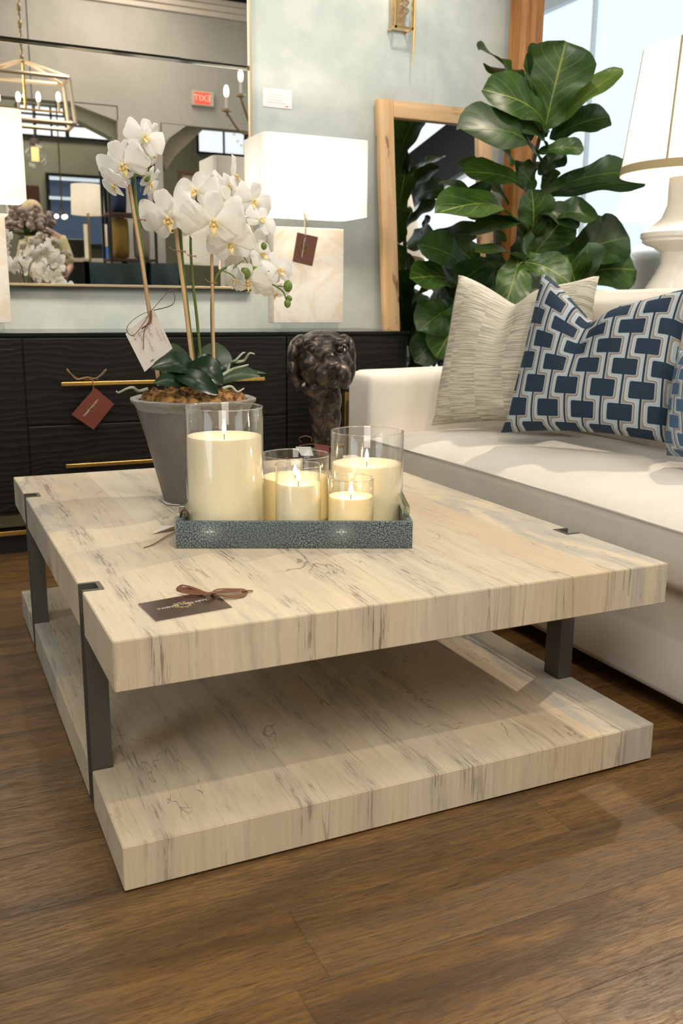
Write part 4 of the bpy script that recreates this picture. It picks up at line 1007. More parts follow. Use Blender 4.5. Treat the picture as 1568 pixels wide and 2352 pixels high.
# ================================================================== SOFA
SX = 1.488
sofa = thing('sofa', 'cream linen sofa with a single bench seat and squared arm, right of the coffee table', 'sofa', (1.98, 2.06, 0))
SY0, SY1, BX = 0.92, 3.185, 2.42
part('base', box(B(), 1.515, BX, SY0 + 0.02, SY1 - 0.01, 0.045, 0.315, 0.02, 3), linen, sofa, 40)
for x in (1.6, BX - 0.1):
    for y in (SY0 + 0.1, SY1 - 0.12): part('foot', box(B(), x, x + 0.06, y, y + 0.06, 0, 0.05), wick_m, sofa)
def puff(x0, x1, y0, y1, z0, z1, r, crown, nx=22, ny=26, face='z', seed=0):
    """upholstered block: rounded, crowned"""
    bm = B(); bmesh.ops.create_cube(bm, size=1)
    bmesh.ops.subdivide_edges(bm, edges=bm.edges, cuts=20, use_grid_fill=True)
    c = Vector(((x0 + x1) / 2, (y0 + y1) / 2, (z0 + z1) / 2)); h = Vector(((x1 - x0) / 2, (y1 - y0) / 2, (z1 - z0) / 2))
    for v in bm.verts:
        p = v.co * 2                       # -1..1
        q = Vector((p.x * h.x, p.y * h.y, p.z * h.z))
        inn = Vector([max(-(h[i] - r), min(h[i] - r, q[i])) for i in range(3)])
        d = q - inn
        if d.length > 1e-9:
            k = max(abs(d.x), abs(d.y), abs(d.z)); q = inn + d.normalized() * k
        ax_ = {'x': 0, 'y': 1, 'z': 2}[face]; o_ = [i for i in range(3) if i != ax_]
        fall = (1 - abs(p[o_[0]]) ** 3) * (1 - abs(p[o_[1]]) ** 6)
        q[ax_] += math.copysign(crown * fall, p[ax_]) * (abs(p[ax_]) ** 2)
        q += Vector((0, 0, 1)) * 0.003 * mnoise.noise((q + c) * 5 + Vector((seed, 0, 0)))
        v.co = c + q
    return bm
part('arm', puff(SX + 0.005, BX - 0.02, 2.972, SY1, 0.30, 0.688, 0.035, 0.006), linen, sofa, 80)
part('arm', puff(SX + 0.005, BX - 0.02, SY0, SY0 + 0.21, 0.30, 0.688, 0.035, 0.006), linen, sofa, 80)
part('back_frame', puff(2.28, BX, SY0 + 0.01, SY1 - 0.2, 0.30, 0.93, 0.05, 0.01), linen, sofa, 80)
seat = part('seat_cushion', puff(SX - 0.008, 2.28, SY0 + 0.213, 2.969, 0.318, 0.462, 0.022, 0.052), linen, sofa, 80)
bm = B(); yy0, yy1 = SY0 + 0.23, 2.955
for z in (0.452,):
    tube(bm, [(SX - 0.010 + 0.002, yy0 + (yy1 - yy0) * k / 40, z + 0.006 * math.sin(PI * k / 40)) for k in range(41)], 0.0035, 6)
part('welt', bm, linen, seat, 60)
for i, (y0, y1) in enumerate(((SY0 + 0.22, 1.98), (1.985, 2.84))):
    part('back_cushion', puff(2.06, 2.30, y0, y1, 0.47, 0.985, 0.06, 0.035, face='x', seed=i * 5), linen, sofa, 80)
# ---------------- pillows
def pillow(name, TLc, TRc, BRc, BLc, thick, chop, mat, label, flip=1, chopx=0.5, grp=None):
    TLc, TRc, BRc, BLc = map(Vector, (TLc, TRc, BRc, BLc))
    nrm = (TRc - TLc).cross(BLc - TLc).normalized()
    if nrm.dot(towards) < 0: nrm = -nrm
    bm = B(); uvl = bm.loops.layers.uv.verify(); N = 30; vs = {}
    upv = ((TLc + TRc) - (BLc + BRc)).normalized()
    for side in (1, -1):
        for i in range(N + 1):
            for j in range(N + 1):
                if side < 0 and (i in (0, N) or j in (0, N)): vs[side, i, j] = vs[1, i, j]; continue
                u, v = i / N, j / N; s, t = 2 * u - 1, 2 * v - 1
                p = (TLc * (1 - u) + TRc * u) * v + (BLc * (1 - u) + BRc * u) * (1 - v)
                mid = (TLc + TRc + BRc + BLc) / 4
                p += (mid - p) * (0.085 * ((1 - s * s) * t ** 4) * (1 if t < 0 else 0.3) + 0.085 * (1 - t * t) * s ** 4)
                hgt = ((1 - abs(s) ** 2.6) * (1 - abs(t) ** 2.6)) ** 0.45 * thick / 2
                if chop and t > -0.4:
                    sx_ = (u - chopx) * 2; k = max(0.0, t + 0.4) / 1.4; wdt = 0.10 + 0.62 * k
                    p -= upv * chop * (max(0.0, 1 - abs(sx_) / (1.9 * (chopx if sx_ < 0 else 1 - chopx))) ** 1.25) * k ** 1.6
                    hgt *= 1 - 0.60 * math.exp(-(sx_ / (0.10 + 0.12 * k)) ** 2) * k ** 0.9
                    p += (nrm * side) * thick * 0.10 * math.exp(-((abs(sx_) - 0.42) / 0.2) ** 2) * k
                q = p + nrm * side * (hgt + 0.006 * mnoise.noise(p * 9) * (1 - abs(s) ** 4))
                vs[side, i, j] = bm.verts.new(q)
    for side in (1, -1):
        for i in range(N):
            for j in range(N):
                ids = ((i, j), (i + 1, j), (i + 1, j + 1), (i, j + 1)); ids = ids if side > 0 else ids[::-1]
                try: f_ = bm.faces.new([vs[(side,) + k] for k in ids])
                except ValueError: continue
                for l, k in zip(f_.loops, ids): l[uvl].uv = (k[0] / N, k[1] / N)
    o = solo(name, bm, mat, label, 'pillow', (BLc + BRc) / 2, 80, grp); return o
pillow('throw_pillow', A(1052, 632, Y=2.90), A(1376, 634, X=2.0), A(1345, 985, X=1.95), A(990, 978, Y=2.80), 0.19, 0.095, stripe_m, 'greige striped linen throw pillow propped against the far sofa arm', chopx=0.46)
pillow('throw_pillow', A(1242, 628, Y=2.42), A(1592, 664, X=1.97), A(1545, 1020, X=1.88), A(1150, 994, Y=2.38), 0.16, 0.125, geo_m, 'navy and grey geometric velvet pillow in front of the striped one', chopx=0.42)
pillow('throw_pillow', A(1562, 800, Y=1.90), A(1790, 790, Y=1.58), A(1770, 1110, Y=1.52), A(1530, 1046, Y=1.83), 0.15, 0.05, geo2_m, 'blue geometric pillow mostly cut off by the right edge of the photo')

# ================================================================== BRASS SIDE TABLE
st = thing('side_table', 'brass-legged side table hidden behind the sofa arm, one gold leg showing beside the dog bust', 'side table', (1.68, 3.33, 0))
part('tabletop', box(B(), 1.50, 1.86, 3.21, 3.45, 0.600, 0.612, 0.001), black, st)
for x in (1.502, 1.828):
    for y in (3.212, 3.418): part('leg', box(B(), x, x + 0.036, y, y + 0.03, 0, 0.5995, 0.001), brass, st, label='square brass leg')

# ================================================================== FIDDLE-LEAF FIG
FX, FY = 2.44, 3.42
fig = thing('fiddle_leaf_fig', 'tall fiddle-leaf fig with big glossy violin-shaped leaves in the corner behind the sofa', 'plant', (FX, FY, 0))
part('planter', lathe(B(), [(0, 0), (0.15, 0), (0.165, 0.02), (0.19, 0.34), (0.19, 0.36), (0.175, 0.36), (0.17, 0.31), (0, 0.31)], (FX, FY, 0), 40), M('charcoal_planter', (0.05, 0.05, 0.048), 0.6), fig, 40)
part('soil', lathe(B(), [(0, 0.312), (0.172, 0.312), (0.17, 0.325), (0, 0.33)], (FX, FY, 0), 30), moss_m, fig)
trk = [(FX, FY, 0.30), (FX - 0.02, FY, 0.7), (FX + 0.01, FY, 1.0), (FX - 0.01, FY - 0.02, 1.35), tuple(A(1245, 290, Y=3.38)), tuple(A(1258, 225, Y=3.36))]
part('trunk', tube(B(), spline(trk, 6), [0.017, 0.006], 9), trunk_m, fig, 60)
part('branch', tube(B(), spline([(FX, FY, 0.32), (FX - 0.16, FY + 0.0, 0.7), (FX - 0.24, FY, 1.05)], 6), [0.012, 0.005], 8), trunk_m, fig, 60)
part('branch', tube(B(), spline([(FX, FY, 0.32), (FX + 0.12, FY - 0.02, 0.75), (FX + 0.24, FY, 1.1)], 6), [0.012, 0.005], 8), trunk_m, fig, 60)
def violin(u):
    k = [(0, 0.05), (0.06, 0.32), (0.16, 0.50), (0.32, 0.56), (0.48, 0.74), (0.64, 0.96), (0.78, 1.0), (0.9, 0.80), (0.97, 0.45), (1.0, 0.08)]
    for (a, b), (c2, d2) in zip(k, k[1:]):
        if u <= c2: return b + (d2 - b) * (u - a) / (c2 - a)
    return 0.08
LV = [  # base, tip, width px, normal bias (right, up, towards viewer), sag, mat, depth of base/tip
    ((1250, 300), (1300, 95), 150, (-0.25, 0.1, 1), 0.06, fig_mid, 3.34, 3.30), ((1250, 310), (1222, 98), 74, (0.55, 0.1, 0.8), 0.05, fig_dark, 3.38, 3.38), ((1252, 315), (1248, 120), 80, (-0.7, 0.2, 0.6), 0.05, fig_dark, 3.40, 3.42),
    ((1266, 300), (1430, 160), 62, (-0.3, 0.65, 0.7), 0.07, fig_lite, 3.34, 3.20), ((1262, 320), (1400, 268), 80, (-0.2, 0.5, 0.85), 0.10, fig_dark, 3.38, 3.30), ((1260, 300), (1108, 205), 98, (0.15, 0.35, 0.92), 0.12, fig_mid, 3.36, 3.24),
    ((1255, 340), (1170, 278), 78, (0.3, 0.6, 0.7), 0.10, fig_dark, 3.34, 3.24), ((1245, 385), (1050, 298), 118, (0.25, 0.6, 0.75), 0.14, fig_dark, 3.34, 3.14), ((1235, 350), (1340, 342), 50, (0, 0.5, 0.85), 0.10, fig_mid, 3.34, 3.22),
    ((1235, 400), (1300, 352), 60, (-0.2, 0.5, 0.8), 0.1, fig_dark, 3.38, 3.30), ((1225, 440), (1190, 385), 66, (0.2, 0.3, 0.9), 0.1, fig_mid, 3.36, 3.30), ((1225, 450), (1060, 395), 66, (0.1, 0.55, 0.8), 0.10, fig_mid, 3.34, 3.22),
    ((1245, 440), (1275, 388), 40, (-0.3, 0.4, 0.8), 0.1, fig_dark, 3.42, 3.42), ((1240, 445), (1470, 395), 88, (0, 0.72, 0.68), 0.08, fig_dark, 3.36, 3.10), ((1250, 455), (1480, 420), 80, (0.0, 0.75, 0.65), 0.05, fig_dark, 3.42, 3.30),
    ((1370, 400), (1408, 358), 26, (-0.4, 0.4, 0.8), 0.1, fig_mid, 3.5, 3.48), ((1215, 560), (1220, 435), 96, (0.35, 0.1, 0.9), 0.10, fig_mid, 3.30, 3.22), ((1215, 510), (1375, 500), 84, (0, 0.75, 0.65), 0.14, fig_dark, 3.30, 3.14),
    ((1200, 545), (1000, 490), 104, (0.1, 0.75, 0.6), 0.16, fig_mid, 3.30, 3.10), ((1230, 545), (1080, 540), 60, (0, 0.8, 0.6), 0.15, fig_dark, 3.26, 3.14), ((1120, 500), (1075, 430), 80, (0.1, 0.2, 1), 0.05, fig_dark, 3.44, 3.44),
    ((1215, 600), (1300, 495), 100, (-0.2, 0.2, 1), 0.1, fig_mid, 3.32, 3.24), ((1200, 480), (1330, 520), 64, (0, 0.6, 0.8), 0.15, fig_dark, 3.3, 3.18), ((1290, 600), (1445, 545), 120, (0, 0.45, 0.9), 0.12, fig_dark, 3.36, 3.20),
    ((1290, 640), (1460, 620), 110, (-0.05, 0.4, 0.9), 0.14, fig_mid, 3.36, 3.22), ((1330, 555), (1390, 505), 46, (0, 0.4, 0.9), 0.1, fig_dark, 3.4, 3.4), ((1345, 650), (1348, 560), 78, (0.15, -0.1, 1), 0.03, fig_pale, 3.28, 3.16),
    ((1330, 690), (1300, 585), 88, (0, 0.1, 1), 0.05, fig_mid, 3.28, 3.2), ((1210, 620), (1090, 578), 50, (0, 0.8, 0.5), 0.1, fig_mid, 3.26, 3.12), ((1170, 600), (1310, 650), 90, (0.0, 0.6, 0.8), 0.15, fig_mid, 3.24, 3.08), ((1190, 580), (1160, 700), 84, (0.2, 0.3, 0.9), 0.1, fig_mid, 3.24, 3.10),
    ((1240, 600), (1250, 720), 92, (-0.1, 0.3, 0.9), 0.1, fig_dark, 3.34, 3.26), ((1210, 590), (1200, 545), 60, (0, 0.4, 0.8), 0.1, fig_dark, 3.2, 3.12), ((1150, 600), (1050, 655), 70, (0.1, 0.7, 0.7), 0.1, fig_dark, 3.40, 3.30),
    ((1130, 560), (1130, 680), 80, (0.2, 0.3, 0.9), 0.1, fig_dark, 3.44, 3.40), ((1080, 640), (960, 560), 90, (0.2, 0.5, 0.8), 0.15, fig_dark, 3.46, 3.40), ((1060, 660), (940, 640), 80, (0.2, 0.6, 0.7), 0.12, fig_mid, 3.46, 3.38),
    ((1050, 700), (960, 760), 90, (0.2, 0.5, 0.8), 0.12, fig_dark, 3.44, 3.36), ((1070, 690), (1000, 820), 95, (0.3, 0.4, 0.85), 0.12, fig_mid, 3.42, 3.34), ((1040, 740), (950, 830), 78, (0.2, 0.4, 0.8), 0.1, fig_dark, 3.46, 3.42),
    ((1180, 660), (1100, 740), 90, (0.2, 0.5, 0.8), 0.1, fig_dark, 3.4, 3.34), ((1250, 640), (1330, 720), 90, (0, 0.5, 0.8), 0.1, fig_dark, 3.4, 3.34), ((1200, 640), (1210, 760), 90, (0, 0.3, 0.9), 0.1, fig_mid, 3.42, 3.38),
    ((1110, 640), (1040, 560), 70, (0.2, 0.4, 0.8), 0.1, fig_mid, 3.5, 3.5), ((1260, 560), (1330, 600), 80, (0, 0.4, 0.8), 0.1, fig_dark, 3.46, 3.44)]
for i, (b0, t0, wd, nb, sag, mt_, yb0, yt0) in enumerate(LV):
    p0, p1 = A(*b0, Y=yb0), A(*t0, Y=yt0)
    n_ = Vector((R_.x, R_.y, 0)).normalized() * nb[0] + Vector((0, 0, 1)) * nb[1] + Vector((R_.y, -R_.x, 0)).normalized() * nb[2]
    part('leaf', leaf_surf(p0, p1, wd * pxm(p0) * 1.06, n_, violin, sag, 0.10, 0.045, i * 1.7, 22, 12), mt_, fig, 70)
# leaves on the far side, seen in the leaning mirror
random.seed(11)
for i in range(16):
    z = 0.65 + 1.25 * (i / 16); a_ = random.uniform(0.15, 0.9) * PI; L_ = random.uniform(0.22, 0.34)
    p0 = Vector((FX - 0.05 + 0.04 * math.cos(a_), FY + 0.02, z)); dr = Vector((math.cos(a_) * 0.9, abs(math.sin(a_)) * 0.55, 0.45)).normalized()
    p1 = p0 + dr * L_; p1.y = min(p1.y, 3.66)
    part('leaf', leaf_surf(p0, p1, L_ * 0.6, (math.cos(a_) * -0.3, -0.4 + 0.8 * (i % 2), 1), violin, 0.08, 0.10, 0.045, i, 18, 10), (fig_dark, fig_mid)[i % 2], fig, 70)

# ================================================================== BIG CERAMIC LAMP AND CONSOLE
cl = A(1590, 400, Y=2.70); LXc, LYc = cl.x, 2.70; k2 = pxm(cl)
zat = lambda y: (CAM + ray(1590, y) * (Vector((LXc, LYc)).length / ray(1590, y).to_2d().length)).z
con = thing('console_table', 'dark console table behind the sofa back, under the ceramic lamp', 'console', (LXc + 0.02, 2.3, 0))
part('tabletop', box(B(), LXc - 0.19, LXc + 0.22, 1.5, 3.0, 0.80, 0.83, 0.004), black, con)
for x in (LXc - 0.18, LXc + 0.18):
    for y in (1.52, 2.94): part('leg', box(B(), x, x + 0.03, y, y + 0.03, 0, 0.8), black, con)
L = thing('ceramic_lamp', 'large cream lamp with a tapered drum shade and carved urn base, at the right edge', 'lamp', (LXc, LYc, 0.8305))
zz_ = [zat(y) for y in (410, 470, 505, 530, 536, 548, 556, 566, 600, 625, 650)]
def sq_ring(r, z, rd=0.25): return rrect(LXc, LYc, r, r, r * rd, z, 4)
prof = [(50, zat(408)), (50, zat(470)), (60, zat(500)), (86, zat(524)), (96, zat(532)), (104, zat(536)), (104, zat(546)), (98, zat(551)), (100, zat(556)), (92, zat(562)), (74, zat(568)), (58, zat(580)), (55, zat(605)), (66, zat(630)), (84, zat(660)), (100, 0.90), (108, 0.86), (108, 0.831)]
lm_rot = math.atan2(-R_.y, R_.x)
bm = lathe(B(), [(r * k2, z) for r, z in prof][::-1], (LXc, LYc, 0), 48)
part('urn_base', bm, ceramic, L, 35)
sb, stp = zat(403) , zat(112)
r1, r0 = 128 * k2, 160 * k2
bm = lathe(B(), [(r0, sb), (r1, stp)], (LXc, LYc, 0), 64, cap=False)
shd = part('lamp_shade', bm, shade_c, L, 60)
tan_m = M('tan_trim_tape', (0.50, 0.40, 0.22), 0.8)
part('shade_trim', lathe(B(), [(r0 + 0.001, sb), (r0 + 0.0025, sb), (r0 - 0.0015, sb + 0.03), (r0 - 0.003, sb + 0.03), (r0 + 0.001, sb)], (LXc, LYc, 0), 64, cap=False), tan_m, shd, 40)
for a_ in (205, 265, 325, 25, 85, 145):
    t_ = math.radians(a_); u_ = Vector((math.cos(t_), math.sin(t_), 0)); bm = tube(B(), [Vector((LXc, LYc, sb)) + u_ * (r0 + 0.001), Vector((LXc, LYc, stp)) + u_ * (r1 + 0.001)], 0.004, 6, 0.4); part('shade_seam', bm, tan_m, shd)
part('harp', tube(B(), spline([(LXc - 0.01, LYc, sb - 0.03), (LXc - 0.07, LYc, sb + 0.12), (LXc, LYc, stp), (LXc + 0.07, LYc, sb + 0.12), (LXc + 0.01, LYc, sb - 0.03)], 6), 0.004, 6), brass, L, 60)
part('socket', lathe(B(), [(0.02, sb - 0.04), (0.02, sb + 0.05), (0, sb + 0.05)], (LXc, LYc, 0), 20), brass, L, 40)
part('bulb', ell(B(), (LXc, LYc, sb + 0.12), 0.03, 0.03, 0.05), emit('big_lamp_bulb', (1, 0.85, 0.62), 6), L, 60)
lamp('POINT', 'lamp_bulb_light', (LXc, LYc, sb + 0.17), 15, (1.0, 0.92, 0.80), 0.05)

# ================================================================== WHAT THE MIRRORS SHOW
def vbox(bm, a, b, Yv, d, bev=0.0):
    p, q = VM(*a, Yv), VM(*b, Yv); return box(bm, min(p.x, q.x), max(p.x, q.x), p.y - d, p.y, min(p.z, q.z), max(p.z, q.z), bev)
# exit sign
p, q = VM(440, 207, 10.96), VM(491, 246, 10.96)
ex = thing('exit_sign', 'illuminated exit sign with red letters, high on the beige wall seen in the mirror', 'sign', ((p.x + q.x) / 2, WF, q.z))
part('housing', box(B(), p.x, q.x, WF, WF + 0.05, q.z, p.z, 0.006), M('sign_housing', (0.55, 0.48, 0.38), 0.5), ex)
w0 = q.x - p.x; h0 = p.z - q.z
part('lit_panel', box(B(), p.x + w0 * 0.1, p.x + w0 * 0.82, WF + 0.05, WF + 0.053, q.z + h0 * 0.1, q.z + h0 * 0.9), emit('red_lit_panel', (1.0, 0.10, 0.045), 0.9), ex, label='red glowing face')
part('lettering', text_bm('EXIT', h0 * 0.62, frame_mtx((p.x + w0 * 0.46, WF + 0.056, q.z + h0 * 0.5), (-1, 0, 0), (0, 0, 1))), emit('sign_letters', (1.0, 0.55, 0.42), 0.9), ex, label='word EXIT')
bulb_e = emit('candle_bulb', (1.0, 0.82, 0.55), 9)
gold_old = M('aged_gold_metal', (0.30, 0.20, 0.09), 0.45, 0.8)
# lantern chandelier
Yl = 9.2; c0 = VM(52, 140, Yl)
ch = thing('lantern_chandelier', 'open rectangular bronze lantern chandelier with candle bulbs, reflected at the mirror upper left', 'chandelier', (c0.x, c0.y, 4.68))
tube_pts = [VM(50, 135, Yl), (c0.x, c0.y, 4.69)]
bm = B()
for k in range(24):
    a_ = Vector(tube_pts[0]).lerp(Vector(tube_pts[1]), k / 24); bmesh.ops.create_icosphere(bm, subdivisions=1, radius=0.02, matrix=Matrix.Translation(a_) @ Matrix.Diagonal((0.6 if k % 2 else 1, 1 if k % 2 else 0.6, 2.2, 1)))
part('chain', bm, gold_old, ch)
ap = VM(52, 138, Yl); tr = VM(152, 187, Yl); brp = VM(166, 292, Yl); hw = tr.x - ap.x; hb = brp.x - ap.x; dp = 0.16
bm = B(); r_ = 0.017
T = [Vector((ap.x + s * hw, ap.y + t * dp, tr.z)) for s, t in ((-1, -1), (1, -1), (1, 1), (-1, 1))]
Bt = [Vector((ap.x + s * hb, ap.y + t * dp * 1.1, brp.z)) for s, t in ((-1, -1), (1, -1), (1, 1), (-1, 1))]
for i in range(4):
    tube(bm, [T[i], T[(i + 1) % 4]], r_, 4); tube(bm, [Bt[i], Bt[(i + 1) % 4]], r_, 4); tube(bm, [T[i], Bt[i]], r_, 4); tube(bm, [T[i], Vector((ap.x, ap.y, ap.z))], r_ * 0.8, 4)
part('frame', bm, M('champagne_frame', (0.62, 0.50, 0.36), 0.35, 0.7), ch)
bar = VM(52, 250, Yl).z
bm = tube(B(), [(ap.x - hw * 0.9, ap.y, bar), (ap.x + hw * 0.9, ap.y, bar)], 0.01, 6); tube(bm, [(ap.x, ap.y, bar), (ap.x, ap.y, ap.z)], 0.012, 6); part('stem', bm, brass, ch)
for px in (-5, 42, 88, 134):
    b_ = VM(px, 228, Yl); s = part('candle_sleeve', lathe(B(), [(0.012, bar), (0.012, b_.z - 0.02), (0, b_.z - 0.02)], (b_.x, b_.y, 0), 10), M('ivory_sleeve', (0.7, 0.6, 0.42), 0.5), ch)
    part('bulb', ell(B(), (b_.x, b_.y, b_.z + 0.018), 0.02, 0.02, 0.045), bulb_e, s, 60)
lamp('POINT', 'chandelier_light', (ap.x, ap.y - 0.05, bar + 0.12), 25, WARM, 0.012)
# candle-arm chandelier at the mirror's right edge
Y2 = 8.9; c1 = VM(585, 250, Y2)
ch2 = thing('crystal_chandelier', 'beaded candle-arm chandelier reflected at the right edge of the mirror', 'chandelier', (c1.x, c1.y, 4.68))
bm = tube(B(), [(c1.x, c1.y, c1.z - 0.3), (c1.x, c1.y, 4.68)], 0.012, 8); ell(bm, (c1.x, c1.y, c1.z - 0.2), 0.05, 0.05, 0.09); part('stem', bm, gold_old, ch2, 60)
for i, (bx_, by_, dyy) in enumerate(((524, 212, -0.06), (543, 186, 0.12), (600, 200, 0.22), (640, 215, 0.0), (610, 190, -0.25))):
    b_ = VM(bx_, by_, Y2); b_.y += dyy; pn = b_ - Vector((0, 0, 0.17))
    arm = part('arm', tube(B(), spline([(c1.x, c1.y, c1.z - 0.22), ((c1.x + pn.x) / 2, (c1.y + pn.y) / 2, pn.z - 0.17), pn], 6), 0.010, 8), gold_old, ch2, 60)
    part('drip_pan', lathe(B(), [(0, 0), (0.045, 0.012), (0.05, 0.03), (0, 0.03)], pn, 16), antique, arm, 40); part('candle_sleeve', lathe(B(), [(0.013, 0.03), (0.012, 0.15), (0, 0.15)], pn, 10), M('ivory_candle_sleeve', (0.75, 0.68, 0.55), 0.5), arm, 40)
    part('bulb', ell(B(), b_ + Vector((0, 0, 0.02)), 0.024, 0.024, 0.055), bulb_e, arm, 60)
    bm = B()
    for k in range(9):
        t = k / 8; e_ = pn.lerp(Vector((c1.x, c1.y, c1.z - 0.24)), t); e_.z -= 0.16 * math.sin(PI * t) + 0.03; ell(bm, e_, 0.014, seg=8, rings=6)
    part('bead_swag', bm, glass_mat('crystal_bead', (0.9, 0.85, 0.7), 1.9), arm, 60)
# globe pendant
Yp = 9.6; g = VM(81, 357, Yp); rg_ = 28 * pxm(A(81, 357, Y=Yp))
gp = thing('globe_pendant', 'clear glass globe pendant with a glowing filament tube, reflected beside the left lamp', 'pendant', (g.x, g.y, 4.68))
part('cord', tube(B(), [(g.x, g.y, g.z + rg_), (g.x, g.y, 4.69)], 0.005, 6), wick_m, gp); part('cap', lathe(B(), [(0.05, g.z + rg_ * 0.85), (0.035, g.z + rg_ * 1.3), (0, g.z + rg_ * 1.3)], (g.x, g.y, 0), 16), wick_m, gp)
part('globe', ell(B(), g, rg_), glass, gp, 60); part('filament', lathe(B(), [(0, -0.05), (0.035, -0.05), (0.035, 0.07), (0, 0.07)], g, 14), emit('amber_filament', (1, 0.55, 0.2), 1.6), gp, 40)
# drum lamps in the room behind
def back_lamp(x0, x1, y0, y1, Yv, label, stand=0.0):
    p, q = VM(x0, y0, Yv), VM(x1, y1, Yv); r = (q.x - p.x) / 2; cx_ = (p.x + q.x) / 2; cy_ = p.y - r
    t = thing('drum_lamp', label, 'lamp', (cx_, cy_, stand + 0.0005))
    part('lamp_shade', lathe(B(), [(r, q.z), (r * 0.94, p.z)], (cx_, cy_, 0), 40, cap=False), shade_c, t, 50)
    part('pole', lathe(B(), [(0.09, stand + 0.001), (0.09, stand + 0.02), (0.012, stand + 0.03), (0.012, p.z - 0.1), (0, p.z - 0.1)], (cx_, cy_, 0), 20), gold_old, t, 40)
    lamp('POINT', 'lamp_bulb_light', (cx_, cy_, (p.z + q.z) / 2), 5, (1, 0.80, 0.5), 0.04)
back_lamp(166, 247, 418, 492, 10.0, 'cream drum shade lamp seen in the mirror in front of the dusky window')
back_lamp(444, 640, 528, 606, 8.8, 'cream shade lamp seen low in the mirror behind the orchid blooms')
back_lamp(-30, 27, 474, 500, 11.5, 'small cream shade lamp peeking out under the left box lamp in the mirror')
# counter, screen, pillar candles
cn = thing('counter', 'white-topped dark counter in the room reflected by the mirror', 'counter', tuple(VM(200, 600, 10.6))[:2] + (0,))
p, q = VM(150, 592, 10.3), VM(262, 604, 10.3)
part('countertop', box(B(), p.x, q.x, p.y - 0.5, p.y, q.z, p.z, 0.004), M('white_counter', (0.6, 0.56, 0.45), 0.4), cn); part('body', box(B(), p.x + 0.03, q.x - 0.03, p.y - 0.45, p.y - 0.04, 0, q.z), black, cn)
zc = p.z
sx_ = VM(137, 548, 10.5); sq_ = VM(201, 590, 10.5)
tv_ = thing('black_screen', 'black flat screen on the reflected counter', 'screen', ((sx_.x + sq_.x) / 2, sx_.y, zc + 0.0005))
part('panel', box(B(), sx_.x, sq_.x, sx_.y - 0.04, sx_.y, zc + 0.02, sx_.z, 0.004), M('screen_black', (0.006, 0.006, 0.006), 0.3), tv_); part('stand', box(B(), (sx_.x + sq_.x) / 2 - 0.08, (sx_.x + sq_.x) / 2 + 0.08, sx_.y - 0.1, sx_.y, zc + 0.001, zc + 0.02), black, tv_)
for (x0_, x1_, yt_, Yv, lab, blue) in ((191, 208, 515, 10.45, 'left of two white pillar candles on the reflected counter', 0), (233, 249, 515, 10.4, 'right of two white pillar candles, with a blue band, on the reflected counter', 1)):
    p, q = VM(x0_, yt_, Yv), VM(x1_, 590, Yv); r = (q.x - p.x) / 2
    t = thing('pillar_candle', lab, 'candle', ((p.x + q.x) / 2, p.y, zc + 0.0005))
    part('wax', lathe(B(), [(0, zc + 0.13 * blue + 0.002), (r, zc + 0.13 * blue + 0.002), (r, p.z - 0.005), (r * 0.9, p.z), (0, p.z)], ((p.x + q.x) / 2, p.y, 0), 20), M('ivory_wax', (0.72, 0.68, 0.55), 0.5), t, 40)
    if blue: part('blue_band', lathe(B(), [(0, zc + 0.001), (r * 1.05, zc + 0.001), (r * 1.05, zc + 0.13), (0, zc + 0.13)], ((p.x + q.x) / 2, p.y, 0), 20), M('bright_blue_glass', (0.05, 0.16, 0.6), 0.3), t, 40)
# etagere
Ye = 9.3; et = thing('etagere', 'dark metal shelving unit holding cushions, seen in the mirror behind the orchid', 'shelf', tuple(VM(310, 600, Ye))[:2] + (0,))
a_, b_ = VM(247, 380, Ye), VM(352, 380, Ye); zT = VM(300, 372, Ye).z
for x in (a_.x, b_.x):
    for dy2 in (0, -0.36): part('post', box(B(), x - 0.012, x + 0.012, a_.y + dy2 - 0.012, a_.y + dy2 + 0.012, 0, zT), black, et)
wd_m = M('walnut_board', (0.10, 0.045, 0.02), 0.5)
zs = [VM(300, y, Ye).z for y in (489, 594)]
for z in zs + [zT - 0.02, 0.25]: part('shelf_board', box(B(), a_.x - 0.01, b_.x + 0.01, a_.y - 0.37, a_.y + 0.01, z - 0.02, z), wd_m, et)
def soft(x0_, y0_, x1_, y1_, Yv, d, mat, name, label, cat, zfloor=None, grp=None):
    p, q = VM(x0_, y0_, Yv), VM(x1_, y1_, Yv); z0 = q.z if zfloor is None else zfloor + 0.001
    bm = B(); ell(bm, ((p.x + q.x) / 2, p.y - d / 2, (p.z + z0) / 2), (q.x - p.x) / 2, d / 2, (p.z - z0) / 2, None, 24, 16)
    for v in bm.verts:                       # squarer than an ellipsoid
        c = Vector(((p.x + q.x) / 2, p.y - d / 2, (p.z + z0) / 2)); r = v.co - c
        hx_, hz_ = (q.x - p.x) / 2, (p.z - z0) / 2; m_ = max(abs(r.x) / hx_, abs(r.z) / hz_, 1e-5); l_ = math.hypot(r.x / hx_, r.z / hz_)
        s_ = 1 + 0.75 * (l_ / m_ - 1) if l_ > 1e-6 else 1
        v.co = c + Vector((r.x * min(s_, 1.3), r.y, r.z * min(s_, 1.3)))
        v.co.x = max(p.x, min(q.x, v.co.x)); v.co.z = max(z0, min(p.z, v.co.z))
    return solo(name, bm, mat, label, cat, ((p.x + q.x) / 2, p.y - d / 2, z0), 80, grp)
soft(259, 497, 302, 592, Ye + 0.06, 0.16, M('mustard_velvet', (0.28, 0.17, 0.03), 0.85), 'cushion', 'mustard cushion on the reflected shelving unit', 'cushion', zs[1])
soft(308, 505, 349, 592, Ye + 0.06, 0.14, M('taupe_print_cushion', (0.38, 0.32, 0.26), 0.85), 'cushion', 'taupe patterned cushion on the reflected shelving unit', 'cushion', zs[1])
